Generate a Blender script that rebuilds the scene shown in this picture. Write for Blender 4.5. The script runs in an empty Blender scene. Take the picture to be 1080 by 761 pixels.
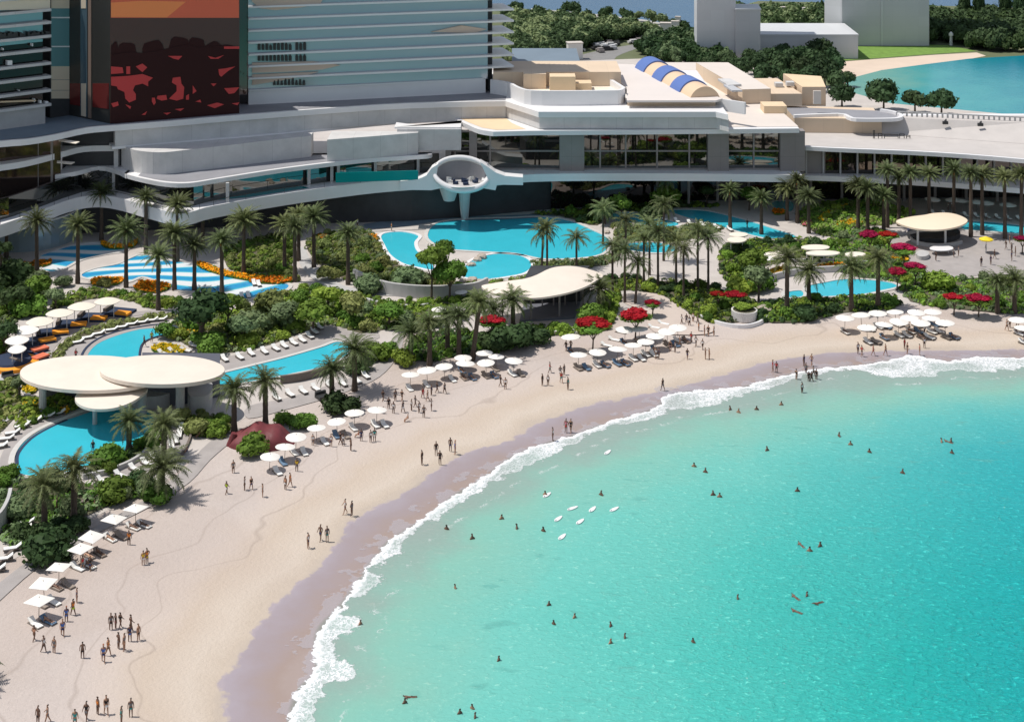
import bpy, bmesh, math, random
import numpy as np
from mathutils import Vector, Matrix
R = math.radians
rnd = random.Random(7)
sc = bpy.context.scene
col = sc.collection

# ------------------------------------------------------------------ camera, sky, sun
F, H, YH, CX = 1600.0, 82.0, -200.0, 540.0          # focal length in px of the 1080 px frame, eye height, horizon row
cam_d = bpy.data.cameras.new('camera'); cam = bpy.data.objects.new('camera', cam_d); col.objects.link(cam)
cam.location = (0, 0, H); cam.rotation_euler = (R(90), 0, 0)
cam_d.sensor_width = 36; cam_d.lens = 36 * F / 1080
cam_d.shift_y = -(380.5 - YH) / 1080
cam_d.clip_start = 1; cam_d.clip_end = 20000
sc.camera = cam
# shadows fall to the right and a little towards the camera: 0.46 m and 0.05 m per metre of height
sun_dir = Vector((-0.46, 0.05, 1.0)).normalized()
elev = math.asin(sun_dir.z)
w = bpy.data.worlds.new('World'); sc.world = w; w.use_nodes = True
nt = w.node_tree; nt.nodes.clear()
sky = nt.nodes.new('ShaderNodeTexSky'); sky.sky_type = 'NISHITA'; sky.sun_disc = False
sky.sun_elevation = elev; sky.sun_rotation = math.atan2(sun_dir.x, sun_dir.y)
sky.air_density = 1.0; sky.dust_density = 0.6; sky.ozone_density = 1.2
bg = nt.nodes.new('ShaderNodeBackground'); bg.inputs[1].default_value = 0.115
wo = nt.nodes.new('ShaderNodeOutputWorld')
hsv = nt.nodes.new('ShaderNodeHueSaturation'); hsv.inputs['Saturation'].default_value = .6
nt.links.new(sky.outputs[0], hsv.inputs['Color']); nt.links.new(hsv.outputs[0], bg.inputs[0]); nt.links.new(bg.outputs[0], wo.inputs[0])
sd = bpy.data.lights.new('sun', 'SUN'); sd.energy = 4.2; sd.angle = R(0.55); sd.color = (1.0, 0.955, 0.89)
so = bpy.data.objects.new('sun', sd); col.objects.link(so)
so.rotation_euler = sun_dir.to_track_quat('Z', 'Y').to_euler(); so.location = (-200, 100, 400)
sc.view_settings.view_transform = 'Standard'; sc.view_settings.look = 'None'
sc.view_settings.exposure = 0.0; sc.view_settings.gamma = 1.0
sc.render.engine = 'CYCLES'
sc.cycles.max_bounces = 6; sc.cycles.transparent_max_bounces = 12
sc.cycles.use_denoising = True

def G(px, py, z=0.0):                               # point at height z seen at that place of the photo
    Y = F * (H - z) / (py - YH)
    return Vector(((px - CX) * Y / F, Y, z))
def ppm(py, z=0): return (py - YH) / (H - z)       # px per metre

# ------------------------------------------------------------------ materials
MATS = {}
def mat(name, c, rough=0.7, metal=0.0, var=0.0, vscale=1.0, bump=0.0, bscale=5.0, spec=0.5, c2=None, objrand=0.0, coord='Object', trans=0.0):
    if name in MATS: return MATS[name]
    m = bpy.data.materials.new(name); m.use_nodes = True
    t = m.node_tree; b = t.nodes['Principled BSDF']
    b.inputs['Base Color'].default_value = (*c, 1); b.inputs['Roughness'].default_value = rough
    b.inputs['Metallic'].default_value = metal; b.inputs['Specular IOR Level'].default_value = spec
    m.diffuse_color = (*c, 1)
    tc = t.nodes.new('ShaderNodeTexCoord')
    out = None
    if var > 0 or c2:
        n = t.nodes.new('ShaderNodeTexNoise'); n.inputs['Scale'].default_value = vscale; n.inputs['Detail'].default_value = 6
        n.inputs['Roughness'].default_value = 0.65
        t.links.new(tc.outputs[coord], n.inputs['Vector'])
        r = t.nodes.new('ShaderNodeValToRGB'); r.color_ramp.elements[0].position = 0.3; r.color_ramp.elements[1].position = 0.7
        a = c2 if c2 else tuple(x * (1 - var) for x in c)
        d = c if c2 else tuple(min(1, x * (1 + var)) for x in c)
        r.color_ramp.elements[0].color = (*a, 1); r.color_ramp.elements[1].color = (*d, 1)
        t.links.new(n.outputs[0], r.inputs[0]); out = r.outputs[0]
    if objrand > 0:
        oi = t.nodes.new('ShaderNodeObjectInfo')
        hs = t.nodes.new('ShaderNodeHueSaturation')
        m1 = t.nodes.new('ShaderNodeMapRange'); m1.inputs[3].default_value = 1 - objrand; m1.inputs[4].default_value = 1 + objrand
        m2 = t.nodes.new('ShaderNodeMapRange'); m2.inputs[3].default_value = 0.5 - objrand * 0.07; m2.inputs[4].default_value = 0.5 + objrand * 0.07
        t.links.new(oi.outputs['Random'], m1.inputs[0]); t.links.new(m1.outputs[0], hs.inputs['Value'])
        ml = t.nodes.new('ShaderNodeMath'); ml.operation = 'MULTIPLY'; ml.inputs[1].default_value = 7.13
        fr = t.nodes.new('ShaderNodeMath'); fr.operation = 'FRACT'
        t.links.new(oi.outputs['Random'], ml.inputs[0]); t.links.new(ml.outputs[0], fr.inputs[0]); t.links.new(fr.outputs[0], m2.inputs[0])
        t.links.new(m2.outputs[0], hs.inputs['Hue'])
        if out: t.links.new(out, hs.inputs['Color'])
        else: hs.inputs['Color'].default_value = (*c, 1)
        out = hs.outputs[0]
    if out: t.links.new(out, b.inputs['Base Color'])
    if bump > 0:
        n = t.nodes.new('ShaderNodeTexNoise'); n.inputs['Scale'].default_value = bscale; n.inputs['Detail'].default_value = 5
        t.links.new(tc.outputs[coord], n.inputs['Vector'])
        bp = t.nodes.new('ShaderNodeBump'); bp.inputs['Strength'].default_value = bump; bp.inputs['Distance'].default_value = 0.2
        t.links.new(n.outputs[0], bp.inputs['Height']); t.links.new(bp.outputs[0], b.inputs['Normal'])
    if trans > 0:                                   # thin leaves let some light through
        tr = t.nodes.new('ShaderNodeBsdfTranslucent'); mx = t.nodes.new('ShaderNodeMixShader'); mx.inputs[0].default_value = trans
        if out: t.links.new(out, tr.inputs[0])
        else: tr.inputs[0].default_value = (*c, 1)
        o = t.nodes['Material Output']
        t.links.new(b.outputs[0], mx.inputs[1]); t.links.new(tr.outputs[0], mx.inputs[2]); t.links.new(mx.outputs[0], o.inputs[0])
    MATS[name] = m
    return m

M = dict(
    white=mat('white_render', (.58, .57, .56), .65, var=.10, vscale=.35), membrane=mat('roof_membrane', (.50, .465, .44), .75, var=.07, vscale=.25),
    fascia=mat('white_fascia', (.74, .73, .73), .45, var=.03, vscale=.2),
    cream=mat('cream_roof', (.66, .59, .53), .7, var=.05, vscale=.08),
    beige=mat('beige_render', (.66, .52, .38), .75, var=.06, vscale=.1),
    tan=mat('tan_terrace', (.72, .55, .36), .7, var=.05, vscale=.2),
    brown=mat('taupe_cladding', (.26, .235, .225), .55, var=.06, vscale=.3),
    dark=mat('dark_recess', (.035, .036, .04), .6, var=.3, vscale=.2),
    deckroof=mat('grey_deck', (.26, .26, .28), .7, var=.1, vscale=.2),
    bluedeck=mat('blue_grey_deck', (.16, .21, .26), .6, var=.1, vscale=.1),
    metal=mat('white_metal', (.75, .75, .75), .35),
    dmetal=mat('dark_metal', (.03, .03, .03), .5),
    canvas=mat('cream_canvas', (.76, .69, .58), .65, var=.03, vscale=.3),
    wcanvas=mat('white_canvas', (.78, .745, .69), .7, var=.03, vscale=2),
    navy=mat('navy_fabric', (.015, .03, .07), .8),
    orange=mat('orange_fabric', (.85, .32, .02), .8),
    coral=mat('coral_fabric', (.65, .16, .08), .8),
    mattress=mat('white_mattress', (.8, .79, .75), .8),
    wood=mat('grey_wood', (.16, .13, .11), .7, var=.2, vscale=4),
    greyt=mat('tower_grey', (.50, .505, .52), .5, var=.04, vscale=.02),
    greyt2=mat('tower_grey_side', (.58, .59, .60), .5, var=.04, vscale=.02),
    blue=mat('blue_vault', (.09, .16, .42), .45, var=.05, vscale=.2),
    vtan=mat('tan_vault', (.68, .50, .34), .6),
    paving=mat('paving', (.50, .455, .42), .75, var=.10, vscale=.25, bump=.1, bscale=3),
    gpave=mat('grey_paving', (.345, .315, .30), .8, var=.12, vscale=.4, bump=.1, bscale=4),
    coping=mat('pool_coping', (.55, .53, .50), .6, var=.06, vscale=.8),
    trunk=mat('palm_trunk', (.085, .062, .045), .9, var=.35, vscale=6, bump=.6, bscale=9),
    bark=mat('bark', (.10, .075, .055), .9, var=.3, vscale=3, bump=.4),
    soil=mat('planting_soil', (.075, .085, .04), .95, c2=(.12, .10, .07), vscale=.8),
    lawn=mat('lawn', (.15, .26, .045), .9, var=.25, vscale=.5),
    road=mat('asphalt', (.22, .215, .21), .85, var=.1, vscale=.3),
    rwall=mat('red_shell', (.16, .03, .035), .6, var=.25, vscale=.8, bump=.3, bscale=2),
    concrete=mat('pale_concrete', (.45, .44, .43), .7, var=.08, vscale=.4),
    stone=mat('rock', (.42, .36, .30), .85, var=.2, vscale=1, bump=.5, bscale=2),
    house=mat('house_white', (.7, .68, .64), .7), hroof=mat('house_roof', (.55, .5, .45), .7),
    fruit=mat('palm_fruit', (.42, .16, .04), .8),
)
def joints(m, bw, bh, k=.80):
    t = m.node_tree; b = t.nodes['Principled BSDF']; src = b.inputs['Base Color'].links[0].from_socket
    tc = t.nodes.new('ShaderNodeTexCoord'); sp = t.nodes.new('ShaderNodeSeparateXYZ'); cb_ = t.nodes.new('ShaderNodeCombineXYZ'); br = t.nodes.new('ShaderNodeTexBrick')
    t.links.new(tc.outputs['Object'], sp.inputs[0]); t.links.new(sp.outputs[0], cb_.inputs[0]); t.links.new(sp.outputs[2], cb_.inputs[1]); t.links.new(cb_.outputs[0], br.inputs[0])
    br.inputs['Scale'].default_value = 1; br.inputs['Brick Width'].default_value = bw; br.inputs['Row Height'].default_value = bh; br.inputs['Mortar Size'].default_value = .045; br.offset = 0
    br.inputs['Color1'].default_value = (1, 1, 1, 1); br.inputs['Color2'].default_value = (.95, .95, .95, 1); br.inputs['Mortar'].default_value = (k, k, k, 1)
    mx = t.nodes.new('ShaderNodeMix'); mx.data_type = 'RGBA'; mx.blend_type = 'MULTIPLY'; mx.inputs[0].default_value = 1
    t.links.new(src, mx.inputs[6]); t.links.new(br.outputs[0], mx.inputs[7]); t.links.new(mx.outputs[2], b.inputs['Base Color'])
joints(M['white'], 5.2, 30); joints(M['beige'], 4.1, 30, .88); joints(M['brown'], 3.0, 4.1, .8); joints(M['greyt'], 4.5, 3.4, .93); joints(M['greyt2'], 4.5, 3.4, .93)
def leaf(name, c, var=.35, vs=.9):
    return mat(name, c, .6, var=var, vscale=vs, objrand=.26, spec=.10, trans=.25)
LF = dict(
    green=leaf('leaf_green', (.125, .215, .035)), dark=leaf('leaf_dark', (.055, .095, .035)), olive=leaf('leaf_olive', (.25, .285, .095)),
    lime=leaf('leaf_lime', (.25, .36, .055)), grey=leaf('leaf_grey_green', (.185, .245, .115)), palm=mat('palm_leaf', (.12, .15, .055), .6, var=.55, vscale=1.3, objrand=.3, spec=.3, trans=.2),
    red=leaf('flower_red', (.36, .014, .04)), yellow=leaf('flower_yellow', (.72, .45, .02)), orangef=leaf('flower_orange', (.75, .26, .012)),
    pine=leaf('far_leaf', (.055, .095, .04)), pink=leaf('flower_pink', (.55, .16, .17)),
)
def glass(name, tint, rough=.03, metal=.85, base=None, grid=None):
    m = mat(name, tint, rough, metal)
    return m
M['glass'] = glass('tower_glass', (.42, .46, .50), .1, .3)
M['tealglass'] = glass('teal_glass', (.30, .42, .45), .05, .4)
M['darkglass'] = glass('dark_glass', (.10, .09, .085), .02, .9)
M['bronze'] = glass('bronze_glass', (.12, .085, .075), .05, .75)
M['mirrorg'] = glass('window_glass', (.15, .155, .15), .02, .95)
M['cream_glass'] = glass('cream_patch', (.70, .60, .47), .3, .1)
M['red1'] = mat('red_glass', (.55, .06, .06), .4, .0, spec=.2)
M['orange1'] = mat('orange_reflection', (.95, .27, .08), .3, 0)
M['redo'] = mat('red_orange_reflection', (.75, .13, .06), .3, 0)
M['brownred'] = mat('maroon_glass', (.10, .035, .028), .15, .2)
M['blackred'] = mat('black_reflection', (.035, .010, .010), .6, 0, spec=.15)

# ------------------------------------------------------------------ mesh builder
class MB:
    def __init__(s): s.v = []; s.f = []; s.mi = []; s.cur = 0
    def add(s, vs, fs):
        b = len(s.v); s.v += [tuple(v) for v in vs]; s.f += [tuple(i + b for i in f) for f in fs]; s.mi += [s.cur] * len(fs)
    def box(s, c, sz, rz=0):
        cx, cy, cz = c; a, b, d = sz[0] / 2, sz[1] / 2, sz[2] / 2
        vs = []
        for x, y, z in ((-a, -b, -d), (a, -b, -d), (a, b, -d), (-a, b, -d), (-a, -b, d), (a, -b, d), (a, b, d), (-a, b, d)):
            vs.append((cx + x * math.cos(rz) - y * math.sin(rz), cy + x * math.sin(rz) + y * math.cos(rz), cz + z))
        s.add(vs, [(3, 2, 1, 0), (4, 5, 6, 7), (0, 1, 5, 4), (1, 2, 6, 5), (2, 3, 7, 6), (3, 0, 4, 7)])
    def prism(s, poly, z0, z1, top=True, bottom=True):
        n = len(poly)
        ar = sum(poly[i][0] * poly[(i + 1) % n][1] - poly[(i + 1) % n][0] * poly[i][1] for i in range(n))
        if ar < 0: poly = poly[::-1]
        vs = [(p[0], p[1], z0) for p in poly] + [(p[0], p[1], z1) for p in poly]
        fs = [(i, (i + 1) % n, n + (i + 1) % n, n + i) for i in range(n)]
        if top: fs.append(tuple(range(n, 2 * n)))
        if bottom: fs.append(tuple(range(n - 1, -1, -1)))
        s.add(vs, fs)
    def sheet(s, poly, z):
        n = len(poly)
        ar = sum(poly[i][0] * poly[(i + 1) % n][1] - poly[(i + 1) % n][0] * poly[i][1] for i in range(n))
        if ar < 0: poly = poly[::-1]
        s.add([(p[0], p[1], z) for p in poly], [tuple(range(n))])
    def wall(s, line, z0, z1, th=.3):              # an upright band along a line, given thickness backwards (+y side)
        off = offset_line(line, th)
        s.prism(list(line) + off[::-1], z0, z1)
    def tube(s, p0, p1, r0, r1, n=8, cap=True):
        p0 = Vector(p0); p1 = Vector(p1); d = (p1 - p0).normalized()
        u = d.orthogonal().normalized(); v = d.cross(u)
        vs = [p0 + (u * math.cos(2 * math.pi * i / n) + v * math.sin(2 * math.pi * i / n)) * r0 for i in range(n)]
        vs += [p1 + (u * math.cos(2 * math.pi * i / n) + v * math.sin(2 * math.pi * i / n)) * r1 for i in range(n)]
        fs = [(i, (i + 1) % n, n + (i + 1) % n, n + i) for i in range(n)]
        if cap: fs += [tuple(range(n - 1, -1, -1)), tuple(range(n, 2 * n))]
        s.add(vs, fs)
    def quad(s, c, u, v):
        c = Vector(c); s.add([c - u - v, c + u - v, c + u + v, c - u + v], [(0, 1, 2, 3)])
    def mesh(s, name, mats, smooth=False):
        m = bpy.data.meshes.new(name); m.from_pydata(s.v, [], s.f)
        if not isinstance(mats, (list, tuple)): mats = [mats]
        for x in mats: m.materials.append(x)
        if len(mats) > 1: m.polygons.foreach_set('material_index', s.mi)
        if smooth: m.polygons.foreach_set('use_smooth', [True] * len(m.polygons))
        m.update(); return m
    def build(s, name, mats, parent=None, smooth=False):
        return ob(name, s.mesh(name, mats, smooth), parent)
def ob(name, me, parent=None, loc=None):
    o = bpy.data.objects.new(name, me); col.objects.link(o)
    if parent: o.parent = parent
    if loc is not None: o.location = loc
    return o
def offset_line(line, d):
    out = []
    for i, p in enumerate(line):
        a = line[max(0, i - 1)]; b = line[min(len(line) - 1, i + 1)]
        dx, dy = b[0] - a[0], b[1] - a[1]; l = math.hypot(dx, dy) or 1
        nx, ny = -dy / l, dx / l
        out.append((p[0] + nx * d, p[1] + ny * d))
    return out
def offset_poly(poly, d):                          # outwards
    n = len(poly); out = []
    ar = sum(poly[i][0] * poly[(i + 1) % n][1] - poly[(i + 1) % n][0] * poly[i][1] for i in range(n))
    sg = 1 if ar > 0 else -1
    for i in range(n):
        a, b = poly[i - 1], poly[(i + 1) % n]
        dx, dy = b[0] - a[0], b[1] - a[1]; l = math.hypot(dx, dy) or 1
        out.append((poly[i][0] + sg * dy / l * d, poly[i][1] - sg * dx / l * d))
    return out
def smooth_line(p, n=5, closed=False):
    out = []; N = len(p); segs = N if closed else N - 1
    for i in range(segs):
        g = (lambda k: p[k % N]) if closed else (lambda k: p[min(max(k, 0), N - 1)])
        p0, p1, p2, p3 = g(i - 1), g(i), g(i + 1), g(i + 2)
        for j in range(n):
            t = j / n
            out.append(tuple(.5 * ((2 * p1[k]) + (-p0[k] + p2[k]) * t + (2 * p0[k] - 5 * p1[k] + 4 * p2[k] - p3[k]) * t * t + (-p0[k] + 3 * p1[k] - 3 * p2[k] + p3[k]) * t ** 3) for k in (0, 1)))
    if not closed: out.append(tuple(p[-1][:2]))
    return out
def W(pts, z=0, sm=0, closed=False):               # pixels -> world xy
    w_ = [tuple(G(x, y, z)[:2]) for x, y in pts]
    return smooth_line(w_, sm, closed) if sm else w_
def tag(o, label=None, cat=None, group=None, kind=None):
    if label: o['label'] = label
    if cat: o['category'] = cat
    if group: o['group'] = group
    if kind: o['kind'] = kind
    return o
def empty(name, loc, label, cat, group=None, rz=0):
    o = bpy.data.objects.new(name, None); col.objects.link(o); o.location = loc; o.rotation_euler = (0, 0, rz)
    o.empty_display_size = .5
    return tag(o, label, cat, group)
def copy_tree(o, parent=None):
    c = o.copy(); col.objects.link(c); c.parent = parent
    for ch in o.children: copy_tree(ch, c)
    return c
ORD = ['leftmost', 'second', 'third', 'fourth', 'fifth', 'sixth', 'seventh', 'eighth', 'ninth', 'tenth', 'eleventh', 'twelfth', 'thirteenth', 'fourteenth',
       'fifteenth', 'sixteenth', 'seventeenth', 'eighteenth', 'nineteenth', 'twentieth', 'twenty-first', 'twenty-second', 'twenty-third', 'twenty-fourth',
       'twenty-fifth', 'twenty-sixth', 'twenty-seventh', 'twenty-eighth', 'twenty-ninth', 'thirtieth', 'thirty-first', 'thirty-second']
def rank(i, n):
    if n == 1: return 'the one'
    if i == 0: return 'leftmost'
    if i == n - 1: return 'rightmost'
    return ORD[i] + ' from left'
def inpoly(x, y, poly):
    c = False; n = len(poly); j = n - 1
    for i in range(n):
        xi, yi = poly[i]; xj, yj = poly[j]
        if (yi > y) != (yj > y) and x < (xj - xi) * (y - yi) / (yj - yi) + xi: c = not c
        j = i
    return c

# ------------------------------------------------------------------ shore lines (pixels of the photo)
WET = [(150, 1000), (215, 830), (238, 761), (233, 722), (253, 690), (272, 660), (295, 632), (328, 603), (350, 580), (362, 557), (390, 538), (420, 523), (445, 505), (495, 476), (540, 463),
       (560, 450), (602, 432), (652, 421), (700, 411), (740, 401), (775, 392), (810, 382), (860, 373), (930, 370), (1000, 369), (1080, 368), (1200, 366), (1500, 362)]
FL1 = [(200, 1000), (270, 830), (302, 761), (306, 745), (314, 725), (331, 708), (331, 677), (336, 660), (353, 643), (370, 622), (385, 600), (398, 582), (410, 569), (440, 550), (460, 535), (487, 516),
       (510, 502), (538, 482), (565, 470), (602, 459), (640, 445), (690, 430), (703, 416), (740, 411), (775, 409), (810, 400), (847, 391), (880, 387), (910, 384), (940, 379), (965, 375), (1000, 381),
       (1030, 376), (1080, 377), (1200, 374), (1500, 368)]
FL2 = [(230, 1000), (300, 830), (332, 761), (337, 750), (345, 727), (378, 711), (378, 704), (353, 684), (378, 662), (381, 655), (366, 645), (372, 633), (395, 621), (406, 607), (395, 599), (423, 584), (430, 568),
       (447, 555), (465, 545), (495, 527), (520, 510), (540, 499), (570, 487), (602, 471), (640, 451), (670, 447), (695, 440), (712, 432), (747, 430), (765, 423), (810, 410), (860, 395),
       (905, 391), (935, 399), (985, 397), (1000, 391), (1045, 393), (1080, 389), (1200, 384), (1500, 376)]
TQ = [(255, 1000), (325, 830), (350, 761), (385, 712), (400, 680), (405, 640), (440, 602), (480, 572), (540, 523), (600, 492), (680, 462), (760, 441), (830, 428), (900, 412), (960, 407), (1080, 399), (1200, 392), (1500, 380)]
wet_l, fl1, fl2, tq = (W(l, 0, 4) for l in (WET, FL1, FL2, TQ))
def sdist(P, line, far=((2000, -1500), (-400, -1500))):  # signed distance, positive on the sea side
    A = np.array(line[:-1]); B = np.array(line[1:]); D = B - A; L2 = (D ** 2).sum(1)
    out = np.empty(len(P))
    for s in range(0, len(P), 4000):
        p = P[s:s + 4000]
        t = np.clip(((p[:, None] - A) * D).sum(2) / L2, 0, 1)
        q = A + t[..., None] * D
        out[s:s + 4000] = np.sqrt((((p[:, None] - q) ** 2).sum(2)).min(1))
    poly = np.array(list(line) + list(far)); x, y = P[:, 0], P[:, 1]; ins = np.zeros(len(P), bool); j = len(poly) - 1
    for i in range(len(poly)):
        xi, yi = poly[i]; xj, yj = poly[j]
        c = ((yi > y) != (yj > y)); xx = (xj - xi) * (y - yi) / ((yj - yi) if yj != yi else 1e-9) + xi
        ins ^= c & (x < xx); j = i
    return np.where(ins, out, -out)
def grid_mesh(name, xs, ys, z, keep=None, attrs=None):
    X, Y = np.meshgrid(xs, ys); P = np.stack([X.ravel(), Y.ravel()], 1); nx = len(xs); ny = len(ys)
    at = {k: f(P) for k, f in (attrs or {}).items()}
    idx = np.arange(nx * ny).reshape(ny, nx)
    q = np.stack([idx[:-1, :-1], idx[:-1, 1:], idx[1:, 1:], idx[1:, :-1]], -1).reshape(-1, 4)
    if keep is not None: q = q[keep(P, at)[q].any(1)]
    used = np.unique(q); mp = np.full(nx * ny, -1); mp[used] = np.arange(len(used))
    zz = z(P[used], {k: a[used] for k, a in at.items()}) if callable(z) else np.full(len(used), z)
    me = bpy.data.meshes.new(name)
    me.from_pydata(np.column_stack([P[used], zz]).tolist(), [], mp[q].tolist())
    for k, a in at.items():
        A = me.attributes.new(k, 'FLOAT', 'POINT'); A.data.foreach_set('value', a[used].astype(np.float32))
    me.polygons.foreach_set('use_smooth', [True] * len(me.polygons)); me.update()
    return me

def nodes(name):
    m = bpy.data.materials.new(name); m.use_nodes = True; t = m.node_tree
    return m, t, t.nodes['Principled BSDF']
def N(t, kind, **kw):
    n = t.nodes.new('ShaderNode' + kind)
    for k, v in kw.items():
        if k.startswith('i'): n.inputs[int(k[1:])].default_value = v
        else: setattr(n, k, v)
    return n
def ramp(t, src, stops, interp='LINEAR'):
    r = N(t, 'ValToRGB'); e = r.color_ramp; e.interpolation = interp
    while len(e.elements) < len(stops): e.elements.new(.5)
    for el, (p, c) in zip(e.elements, stops): el.position = p; el.color = (*c, 1) if len(c) == 3 else c
    t.links.new(src, r.inputs[0]); return r.outputs[0]
def mth(t, op, a, b=None, clamp=False):
    n = N(t, 'Math', operation=op, use_clamp=clamp)
    for i, x in enumerate((a, b)):
        if x is None: continue
        if isinstance(x, (int, float)): n.inputs[i].default_value = x
        else: t.links.new(x, n.inputs[i])
    return n.outputs[0]
def attr(t, name): return N(t, 'Attribute', attribute_name=name).outputs['Fac']
def noise(t, scale, detail=5, rough=.6, vec=None, dist=0):
    n = N(t, 'TexNoise'); n.inputs['Scale'].default_value = scale; n.inputs['Detail'].default_value = detail; n.inputs['Roughness'].default_value = rough
    n.inputs['Distortion'].default_value = dist
    t.links.new(vec if vec else N(t, 'TexCoord').outputs['Object'], n.inputs['Vector']); return n.outputs[0]
def mrange(t, v, a, b, c=0., d=1., smooth=False):
    n = N(t, 'MapRange'); n.inputs[1].default_value = a; n.inputs[2].default_value = b; n.inputs[3].default_value = c; n.inputs[4].default_value = d
    if smooth: n.interpolation_type = 'SMOOTHSTEP'
    t.links.new(v, n.inputs[0]); return n.outputs[0]
def mix(t, f, a, b):
    n = N(t, 'Mix', data_type='RGBA')
    if isinstance(f, float): n.inputs[0].default_value = f
    else: t.links.new(f, n.inputs[0])
    for i, x in ((6, a), (7, b)):
        if isinstance(x, tuple): n.inputs[i].default_value = (*x, 1)
        else: t.links.new(x, n.inputs[i])
    return n.outputs[2]

# sand: dry, honey coloured damp band, then wet violet-grey sheet
m, t, b = nodes('beach_sand')
dw = attr(t, 'shore'); wob = mrange(t, noise(t, .12, 4), .3, .7, -1.2, 1.2); wob2 = mrange(t, noise(t, .9, 4), .3, .7, -.25, .25)
d = mth(t, 'ADD', mth(t, 'ADD', dw, wob2), 0.)
dry = ramp(t, noise(t, .05, 6), [(.3, (0.452, 0.384, 0.344)), (.5, (0.493, 0.426, 0.387)), (.7, (0.535, 0.468, 0.431))])
fine = ramp(t, noise(t, 3., 6, .7), [(.25, (.90, .90, .90)), (.75, (1.05, 1.05, 1.05))])
mm = N(t, 'Mix', data_type='RGBA', blend_type='MULTIPLY'); mm.inputs[0].default_value = 1; t.links.new(dry, mm.inputs[6]); t.links.new(fine, mm.inputs[7])
dd = mth(t, 'ADD', d, wob)
damp = ramp(t, mrange(t, dd, -16, 0), [(.0, (0.498, 0.430, 0.393)), (.35, (0.513, 0.435, 0.379)), (.55, (0.493, 0.406, 0.329)), (.8, (0.531, 0.454, 0.379)), (.93, (0.484, 0.406, 0.329)), (1., (0.438, 0.370, 0.305))])
c1 = mix(t, mrange(t, dd, -17, -11, smooth=True), mm.outputs[2], damp)
wv2 = mrange(t, noise(t, .035, 3, .5), .3, .7, -7, 7)
for kk, ww in ((9., .10), (15., .12), (24., .16), (33., .12), (44., .14)):   # old tide and track lines
    ln_ = mrange(t, mth(t, 'ABSOLUTE', mth(t, 'ADD', mth(t, 'ADD', dw, wv2), kk)), 0., ww * 2.4, .30, 0.)
    c1 = mix(t, ln_, c1, (.20, .15, .12))
tr_ = mrange(t, noise(t, .016, 2, .4), .50, .52, 0, 1); c1 = mix(t, mth(t, 'MULTIPLY', tr_, .30), c1, (.42, .34, .29))
wetn = noise(t, .25, 5)
wetc = ramp(t, mth(t, 'ADD', mrange(t, d, 0, 9, 0, 1.), mrange(t, wetn, .3, .7, -.12, .12)), [(0., (.35, .30, .325)), (.25, (.325, .265, .27)), (.6, (.33, .25, .215)), (1., (.38, .31, .285))])
wm = mrange(t, mth(t, 'ADD', d, mrange(t, noise(t, .3, 4, .6), .3, .7, -.7, .7)), -.05, .3)
t.links.new(mix(t, wm, c1, wetc), b.inputs['Base Color'])
t.links.new(mrange(t, d, 0., .4, .9, .28), b.inputs['Roughness'])
bp = N(t, 'Bump'); bp.inputs['Distance'].default_value = .25
t.links.new(mrange(t, d, -1., .2, .55, .03), bp.inputs['Strength']); t.links.new(noise(t, 2.2, 6, .65), bp.inputs['Height']); t.links.new(bp.outputs[0], b.inputs['Normal'])
SAND = m
xs = np.concatenate([np.linspace(-160, -92, 20), np.arange(-91, 80, .75), np.linspace(81, 300, 60)])
ys = np.concatenate([np.linspace(60, 128, 30), np.arange(129, 262, .75), np.linspace(263, 300, 20)])
me = grid_mesh('beach', xs, ys, lambda P, a: np.clip(-a['shore'] * .012, 0, .22) - .25 * (a['shore'] > 14), keep=lambda P, a: a['shore'] < 22,
               attrs=dict(shore=lambda P: sdist(P, wet_l)))
me.materials.append(SAND); tag(ob('sand', me), 'pale beige beach curving round the turquoise bay', kind='structure')

# sea: bay with foam along its edge
m, t, b = nodes('sea_water')
a1, a2, aq = attr(t, 'foam_in'), attr(t, 'foam_out'), attr(t, 'deep')
big = noise(t, .02, 3); md = noise(t, .09, 4)
dq = mth(t, 'ADD', aq, mrange(t, md, .3, .7, -2.5, 2.5))
wat = ramp(t, mrange(t, dq, -8, 110), [(0., (0.276, 0.323, 0.296)), (.045, (0.248, 0.351, 0.305)), (.09, (0.207, 0.435, 0.355)), (.18, (0.141, 0.471, 0.407)), (.33, (0.069, 0.443, 0.388)), (.50, (0.021, 0.397, 0.347)), (.75, (0.007, 0.347, 0.323)), (1., (0.003, 0.286, 0.296))])
# paler bar of sand in the middle, bluer to the right
tc = N(t, 'TexCoord'); sx = N(t, 'SeparateXYZ'); t.links.new(tc.outputs['Object'], sx.inputs[0])
right = mrange(t, sx.outputs[0], 15, 75, 0, .75, True)
wat = mix(t, mth(t, 'MULTIPLY', right, mrange(t, dq, 3, 22)), wat, (.001, .31, .37))
mpb = N(t, 'Mapping'); mpb.inputs['Scale'].default_value = (.55, 1.3, 1); t.links.new(tc.outputs['Object'], mpb.inputs[0])
blot = mrange(t, noise(t, .38, 3, .55, mpb.outputs[0], .4), .63, .70, 0, .5)
blot = mth(t, 'MULTIPLY', blot, mth(t, 'MULTIPLY', mrange(t, aq, 2, 8), mrange(t, aq, 45, 20)))
wat = mix(t, blot, wat, (.10, .33, .29))
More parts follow.
